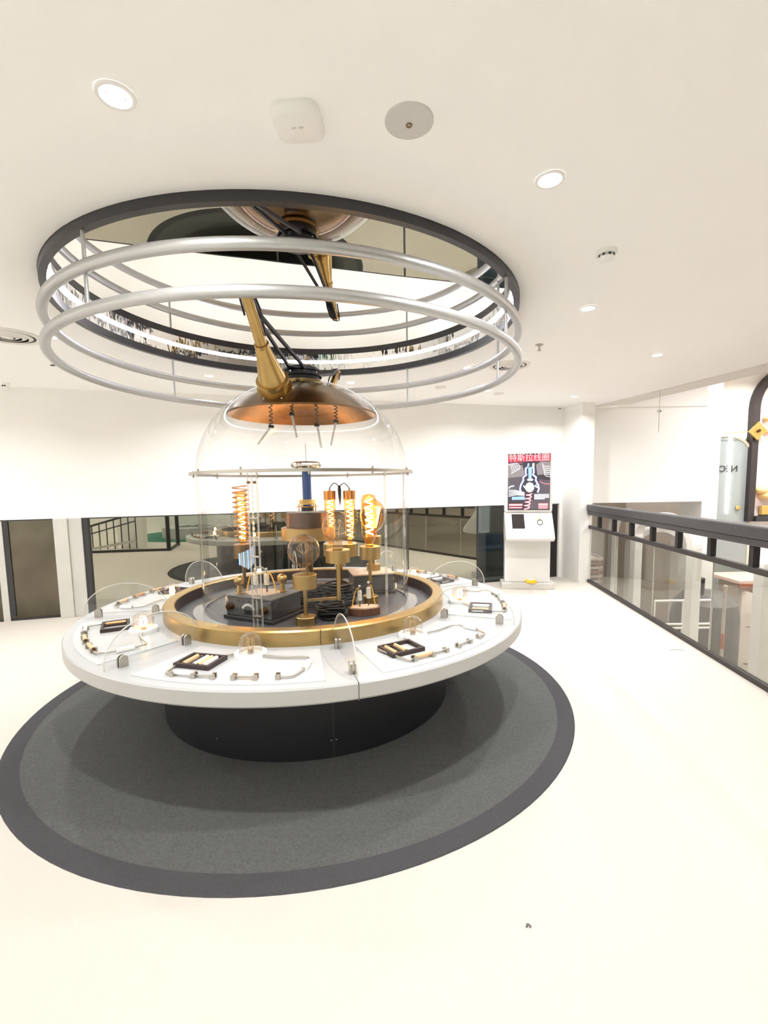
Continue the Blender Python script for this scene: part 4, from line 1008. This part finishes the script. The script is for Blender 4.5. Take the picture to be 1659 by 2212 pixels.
for k in range(6):
    sline([(0.895 + 0.012 * k + 0.085 * cos(radians(a_)), 0.20 + 0.036 * k + 0.030 * sin(radians(a_)) + 0.01 * cos(radians(a_))) for a_ in range(10, 230, 20)], 0.0085, 'scr_white')
LB = [(0.46, 0.24), (0.42, 0.26), (0.42, 0.34), (0.44, 0.37), (0.36, 0.42), (0.37, 0.47), (0.31, 0.55), (0.29, 0.62), (0.32, 0.69)]
for wd_, mm, dd in ((0.045, 'scr_navy', 0.0142), (0.024, 'scr_white', 0.0150)):
    sline(LB, wd_, mm, dd); sline([(1.03 - u, v) for u, v in LB], wd_, mm, dd)
spoly([(0.48, 0.25), (0.50, 0.235), (0.55, 0.235), (0.57, 0.25), (0.56, 0.44), (0.49, 0.44)], 'scr_blue', 0.0152)
sline([(0.47, 0.23), (0.49, 0.17)], 0.026, 'scr_blue'); sline([(0.60, 0.24), (0.60, 0.17)], 0.03, 'scr_white')
spoly([(0.53 + 0.075 * cos(2 * pi * k / 20), 0.46 + 0.022 * sin(2 * pi * k / 20)) for k in range(20)], 'scr_white', 0.0154)
spoly([(0.52 + (0.10 + 0.012 * (k % 2)) * cos(2 * pi * k / 24), 0.595 + 0.088 * sin(2 * pi * k / 24)) for k in range(24)], 'scr_white', 0.0152)
sline([(0.64, 0.57), (0.72, 0.60)], 0.022, 'scr_white'); sline([(0.66, 0.55), (0.72, 0.545)], 0.016, 'scr_blue'); sline([(0.37, 0.56), (0.42, 0.61)], 0.016, 'scr_white')
for k in range(4): sline([(0.63, 0.725 + 0.025 * k), (0.98 - 0.10 * (k == 3), 0.725 + 0.025 * k)], 0.014, 'scr_white')
spoly([(0.10, 0.76), (0.40, 0.755), (0.42, 0.815), (0.10, 0.815)], 'scr_blue')
for k in range(5): sline([(0.02, 0.64 + 0.028 * k), (0.20, 0.645 + 0.02 * k), (0.40, 0.69 + 0.012 * k)], 0.011, 'scr_white')
sline([(0.02, 0.61), (0.06, 0.575), (0.15, 0.565)], 0.018, 'scr_white')
sq = []
for k in range(60): sq.append((0.51 - 0.06 * k / 60 + 0.065 * cos(k * 0.47), 0.70 + 0.28 * k / 60 + 0.012 * sin(k * 0.47)))
sline(sq, 0.026, 'scr_red', 0.0146); sline(sq, 0.013, 'scr_white', 0.0152)
sline([(0.76, 0.49), (0.86, 0.535), (1.0, 0.54)], 0.012, 'scr_rose')
for (u0, u1, v) in ((0.03, 0.36, 0.905), (0.03, 0.35, 0.955), (0.73, 0.96, 0.90), (0.73, 0.96, 0.935), (0.73, 0.96, 0.965)):
    hh = 0.016 if v in (0.905, 0.90) else 0.009
    spoly([(u0, v - hh - 0.006), (u1, v - hh - 0.006), (u1, v + hh + 0.006), (u0, v + hh + 0.006)], 'scr_red', 0.0142); spoly([(u0 + 0.005, v - hh), (u1 - 0.005, v - hh), (u1 - 0.005, v + hh), (u0 + 0.005, v + hh)], 'scr_pink', 0.0152)
# sloping desk items; desk plane from (y .03,z 1.165) to (-.235,.855)
def dk(x, s, off=0.003):
    y = 0.03 + (-0.265) * s; z = 1.165 - 0.31 * s
    nl = sqrt(0.265 ** 2 + 0.31 ** 2); return (x, y - 0.31 / nl * off, z + 0.265 / nl * off * 0.85)
MB().slab([dk(-0.245, 0.10, 0.001), dk(-0.065, 0.10, 0.001), dk(-0.065, 0.74, 0.001), dk(-0.245, 0.74, 0.001)], Vector(dk(0, 0, 0.006)) - Vector(dk(0, 0, 0.001))).build('tablet', 'tablet_black', ks)
ring = [dk(0.155 + 0.038 * cos(2 * pi * k / 28), 0.47 + 0.115 * sin(2 * pi * k / 28), 0.008) for k in range(28)]
MB().tube(ring, 0.006, 8, closed=True).build('emblem_ring', 'stair_dark', ks)
MB().slab([dk(0.130, 0.23, 0.004), dk(0.170, 0.23, 0.004), dk(0.176, 0.37, 0.004), dk(0.132, 0.38, 0.004)], Vector(dk(0, 0, 0.005)) - Vector(dk(0, 0, 0.001))).build('emblem_socket', 'rod_copper', ks)
ang_ = math.atan2(0.31, 0.265)
text_mesh('NEOBIO', 0.045, 'text_grey', ks, loc=dk(0.17, 0.70, 0.006), rot=(ang_, 0, 0), fit=0.17, extrude=0.0004)
yt = thing('yellow_tape_roll', 'small yellow roll with a white top lying on the kiosk plinth', 'tape roll', (kx + 0.055, ky - 0.0 + 0.005, 0.095))
MB().lathe([(0.04, 0.0), (0.075, 0.0), (0.085, 0.02), (0.075, 0.048), (0.06, 0.052)], 32).build('roll', 'yellow_tape', yt)
MB().lathe([(0.06, 0.052), (0.0001, 0.056)], 32).build('lid', 'plastic_white', yt)

# ------------------------------------------------------------------ ceiling devices
DLV = [(-0.837, 1.612, 'recessed downlight at the upper left of the ceiling'), (0.677, 2.056, 'recessed downlight right of the grey ceiling disc'), (1.436, 3.493, 'recessed downlight right of the ceiling ring above the sprinkler'),
       (2.654, 4.772, 'recessed downlight nearest the ceiling band by the void'), (2.681, 6.928, 'recessed downlight in front of the small security camera'), (-1.956, 5.351, 'recessed downlight seen below the ring at the left of the barrels'),
       (-0.43, 5.789, 'recessed downlight seen below the ring right of the barrels'), (1.334, 6.393, 'recessed downlight below the round vent at the right'), (-2.70, 3.944, 'recessed downlight beside the left ceiling vent'),
       (0.86, 5.15, 'recessed downlight between the hoops left of the right vent')]
DLH = [(-6.9, 3.4), (-6.9, 1.6), (-6.9, -0.2), (-6.9, -2.0), (-6.9, -3.8), (-6.0, -5.9), (-4.2, -5.9), (-2.4, -5.9), (-0.6, -5.9), (1.2, -5.9), (-4.45, 4.3), (-4.3, 2.0), (-3.0, -0.4), (-4.5, -3.0), (-1.6, -2.6), (0.6, -1.4), (2.0, 0.6), (1.2, -4.0)]  # unseen lamps, added to light the hidden walls and bounce onto the ceiling
VLD = [(6.75, 10.9, 'recessed downlight in the high ceiling over the void')]
VLH = [(5.8, 6.4), (6.8, 8.0), (7.8, 5.4), (6.4, 3.2), (8.6, 7.6)]  # unseen lamps, added to brighten the void and its lower floor
ld = bpy.data.lights.new('downlight_light', 'AREA'); ld.shape = 'DISK'; ld.size = 0.085; ld.energy = DOWNLIGHT_W; ld.color = (1.0, 0.995, 0.995); ld.spread = radians(150)
proto = thing('downlight', DLV[0][2], 'downlight', (DLV[0][0], DLV[0][1], H), 0, 'recessed downlights')
MB().lathe([(0.046, -0.001), (0.047, -0.006), (0.058, -0.007), (0.060, -0.001)], 32).build('trim_ring', 'plastic_white', proto)
MB().lathe([(0.047, -0.002), (0.0001, -0.002)], 28).build('lens', 'lamp_lens', proto)
MB().tube([(0.028 * cos(2 * pi * k / 24), 0.028 * sin(2 * pi * k / 24), -0.0025) for k in range(24)], 0.0015, 6, closed=True).build('inner_ring', 'plastic_grey', proto)
lo = bpy.data.objects.new('downlight_light', ld); COL.objects.link(lo); lo.parent = proto; lo.location = (0, 0, -0.012)
for (x, y, lab) in DLV[1:]:
    c = copy_tree(proto); c.location = (x, y, H); c['label'] = lab
for (x, y) in DLH:
    c = copy_tree(proto); c.location = (x, y, H); c['label'] = 'added fill downlight outside the view'; c['group'] = 'added fill downlights behind the viewer'
lv_ = ld.copy(); lv_.energy = VOID_W; lv_.size = 0.15
for (x, y, lab) in VLD + [(a_, b_, None) for a_, b_ in VLH]:
    c = copy_tree(proto); c.location = (x, y, HU); c['label'] = lab or 'added fill downlight over the void outside the view'
    if not lab: c['group'] = 'added fill downlights over the void'
    for ch in c.children:
        if ch.type == 'LIGHT': ch.data = lv_
ap = thing('access_point', 'white rounded-square device on the ceiling left of the grey disc', 'ceiling device', (-0.285, 1.715, H), radians(-4))
sqr = lambda a_, e_, n_=40: [((abs(cos(2 * pi * k / n_)) ** e_) * a_ * (1 if cos(2 * pi * k / n_) >= 0 else -1), (abs(sin(2 * pi * k / n_)) ** e_) * a_ * (1 if sin(2 * pi * k / n_) >= 0 else -1)) for k in range(n_)]
m = MB(); vs_ = []; lv = [(0.080, 0.0), (0.084, -0.012), (0.080, -0.026), (0.066, -0.034), (0.001, -0.037)]
for a_, z in lv: vs_ += [(x, y, z) for x, y in sqr(a_, 0.45)]
m.add(vs_, [(i * 40 + k, i * 40 + (k + 1) % 40, (i + 1) * 40 + (k + 1) % 40, (i + 1) * 40 + k) for i in range(4) for k in range(40)], True); m.build('housing', 'plastic_white', ap)
for sx in (-0.012, 0.012): MB().box(sx - 0.008, sx + 0.008, -0.012, -0.006, -0.0385, -0.036).build('vent_slot', 'plastic_grey', ap)
sd = thing('speaker_disc', 'flat grey round speaker disc on the ceiling', 'speaker', (0.089, 1.735, H))
MB().lathe([(0.083, 0.0), (0.083, -0.004), (0.080, -0.006), (0.0001, -0.006)], 48).build('grille', 'plastic_grey', sd)
MB().lathe([(0.010, -0.0062), (0.011, -0.009), (0.006, -0.009)], 20, (0.0, 0.01)).build('hole_rim', 'brass_dark', sd)
sm = thing('smoke_detector', 'round white smoke detector on the ceiling at the right', 'smoke detector', (1.19, 2.67, H))
MB().lathe([(0.056, 0.0), (0.056, -0.014), (0.050, -0.018), (0.040, -0.019)], 36).build('base', 'plastic_white', sm)
MB().lathe([(0.038, -0.018), (0.038, -0.034)], 32).build('sensor_gap', 'plastic_grey', sm)
MB().lathe([(0.042, -0.032), (0.042, -0.040), (0.030, -0.046), (0.0001, -0.048)], 36).build('cover', 'plastic_white', sm)
for k in range(8):
    t = 2 * pi * k / 8; MB().box(-0.003, 0.003, -0.006, 0.006, -0.033, -0.018).build('rib', 'slot_dark', sm, (0.038 * cos(t), 0.038 * sin(t), 0), t)
def vent(x, y, r, label):
    e = thing('ceiling_vent', label, 'vent', (x, y, H), 0, 'round ceiling vents')
    MB().lathe([(r, 0.0), (r, -0.006), (r * 0.86, -0.012), (r * 0.80, -0.004)], 56).build('outer_ring', 'vent_white', e)
    MB().lathe([(r * 0.80, -0.003), (0.0001, -0.003)], 40).build('throat', 'slot_dark', e)
    for k, rr in enumerate((0.72, 0.54, 0.36)):
        MB().lathe([(r * rr, -0.004), (r * (rr - 0.10), -0.016), (r * (rr - 0.13), -0.014), (r * (rr - 0.03), -0.0035)], 48, closed=True).build('cone_ring', 'vent_white', e)
    MB().lathe([(r * 0.20, -0.004), (r * 0.18, -0.014), (0.0001, -0.016)], 32).build('centre_disc', 'vent_white', e)
vent(1.29, 5.10, 0.215, 'round ringed ceiling vent seen through the hoops at the right')
vent(-3.02, 3.90, 0.24, 'round ringed ceiling vent at the left edge')
spk = thing('sprinkler', 'small brass fire sprinkler hanging from the ceiling right of the hoops', 'sprinkler', (1.369, 4.368, H))
MB().lathe([(0.035, 0.0), (0.035, -0.005), (0.012, -0.012)], 24).build('escutcheon', 'nickel', spk)
MB().cyl((0, 0, -0.01), (0, 0, -0.05), 0.008, n=12).build('stem', 'nickel', spk)
MB().lathe([(0.018, -0.05), (0.018, -0.054), (0.0001, -0.054)], 16).build('deflector', 'nickel', spk)
for (x, y, lab) in ((0.683, 6.148, 'small round ceiling sensor below the hoops at the right'), (1.538, 6.642, 'small round ceiling sensor nearest the white wall at the right')):
    e = thing('ceiling_sensor', lab, 'sensor', (x, y, H), 0, 'small ceiling sensors')
    MB().lathe([(0.075, 0.0), (0.070, -0.012), (0.045, -0.016)], 32).build('ring', 'vent_white', e); MB().lathe([(0.045, -0.016), (0.03, -0.024), (0.0001, -0.026)], 24).build('eye', 'plastic_white', e)
def seccam(x, y, z, label):
    e = thing('security_camera', label, 'camera', (x, y, z), 0, 'dome security cameras')
    MB().lathe([(0.04, 0.0), (0.042, -0.02), (0.036, -0.028)], 28).build('base', 'plastic_white', e)
    MB().sphere((0, 0, -0.03), 0.036, 20, 12).build('ball', 'plastic_white', e)
    for sx in (-0.012, 0.012): MB().cyl((sx, -0.030, -0.035), (sx, -0.037, -0.037), 0.009, n=12).build('lens', 'slot_dark', e)
seccam(2.80, 7.86, H, 'small white security camera by the white wall end at the right')
seccam(-4.36, 5.55, H, 'small white security camera at the left edge of the ceiling')
dv = thing('ceiling_detector', 'small white device with two dark slots on the ceiling at the left', 'detector', (-3.22, 4.78, H))
MB().lathe([(0.05, 0.0), (0.05, -0.015), (0.04, -0.02), (0.0001, -0.02)], 28).build('body', 'plastic_white', dv)
for sx in (-0.028, 0.028): MB().box(sx - 0.018, sx + 0.018, -0.052, -0.03, -0.024, -0.016).build('slot', 'slot_dark', dv)
hg = thing('hanging_sensor', 'thin rod with a small sensor hanging at the ceiling band by the void', 'sensor', (3.70, 6.55, H - 0.012))
MB().cyl((0, 0, 0), (0, 0, -0.56), 0.004, n=8).build('rod', 'plastic_grey', hg)
MB().sphere((0, 0, -0.27), 0.030, 16, 10).build('ball', 'plastic_white', hg)
MB().cyl((0, -0.028, -0.275), (0, -0.034, -0.276), 0.008, n=10).build('lens', 'slot_dark', hg)
# bits of debris on the carpet
for (x, y, an, lab) in [(0.475, 1.555, 0.6, 'tiny dark curled scrap on the carpet at the front right'),]:
    o = MB().tube([(0, 0, 0.003), (0.008, 0.004, 0.007), (0.013, -0.002, 0.006), (0.012, -0.010, 0.003)], 0.003, 6).build('debris_scrap', 'stair_dark', None, (x, y, 0), an); tag(o, lab, 'debris')
o = MB().tube([(0.0, 0.0, 0.003), (-0.06, 0.02, 0.004), (-0.13, 0.015, 0.003)], 0.0025, 6).build('cable_tie', 'frame_grey', None, (2.78, 4.33, 0), 0); tag(o, 'thin pale strip lying on the carpet beside the railing', 'debris')
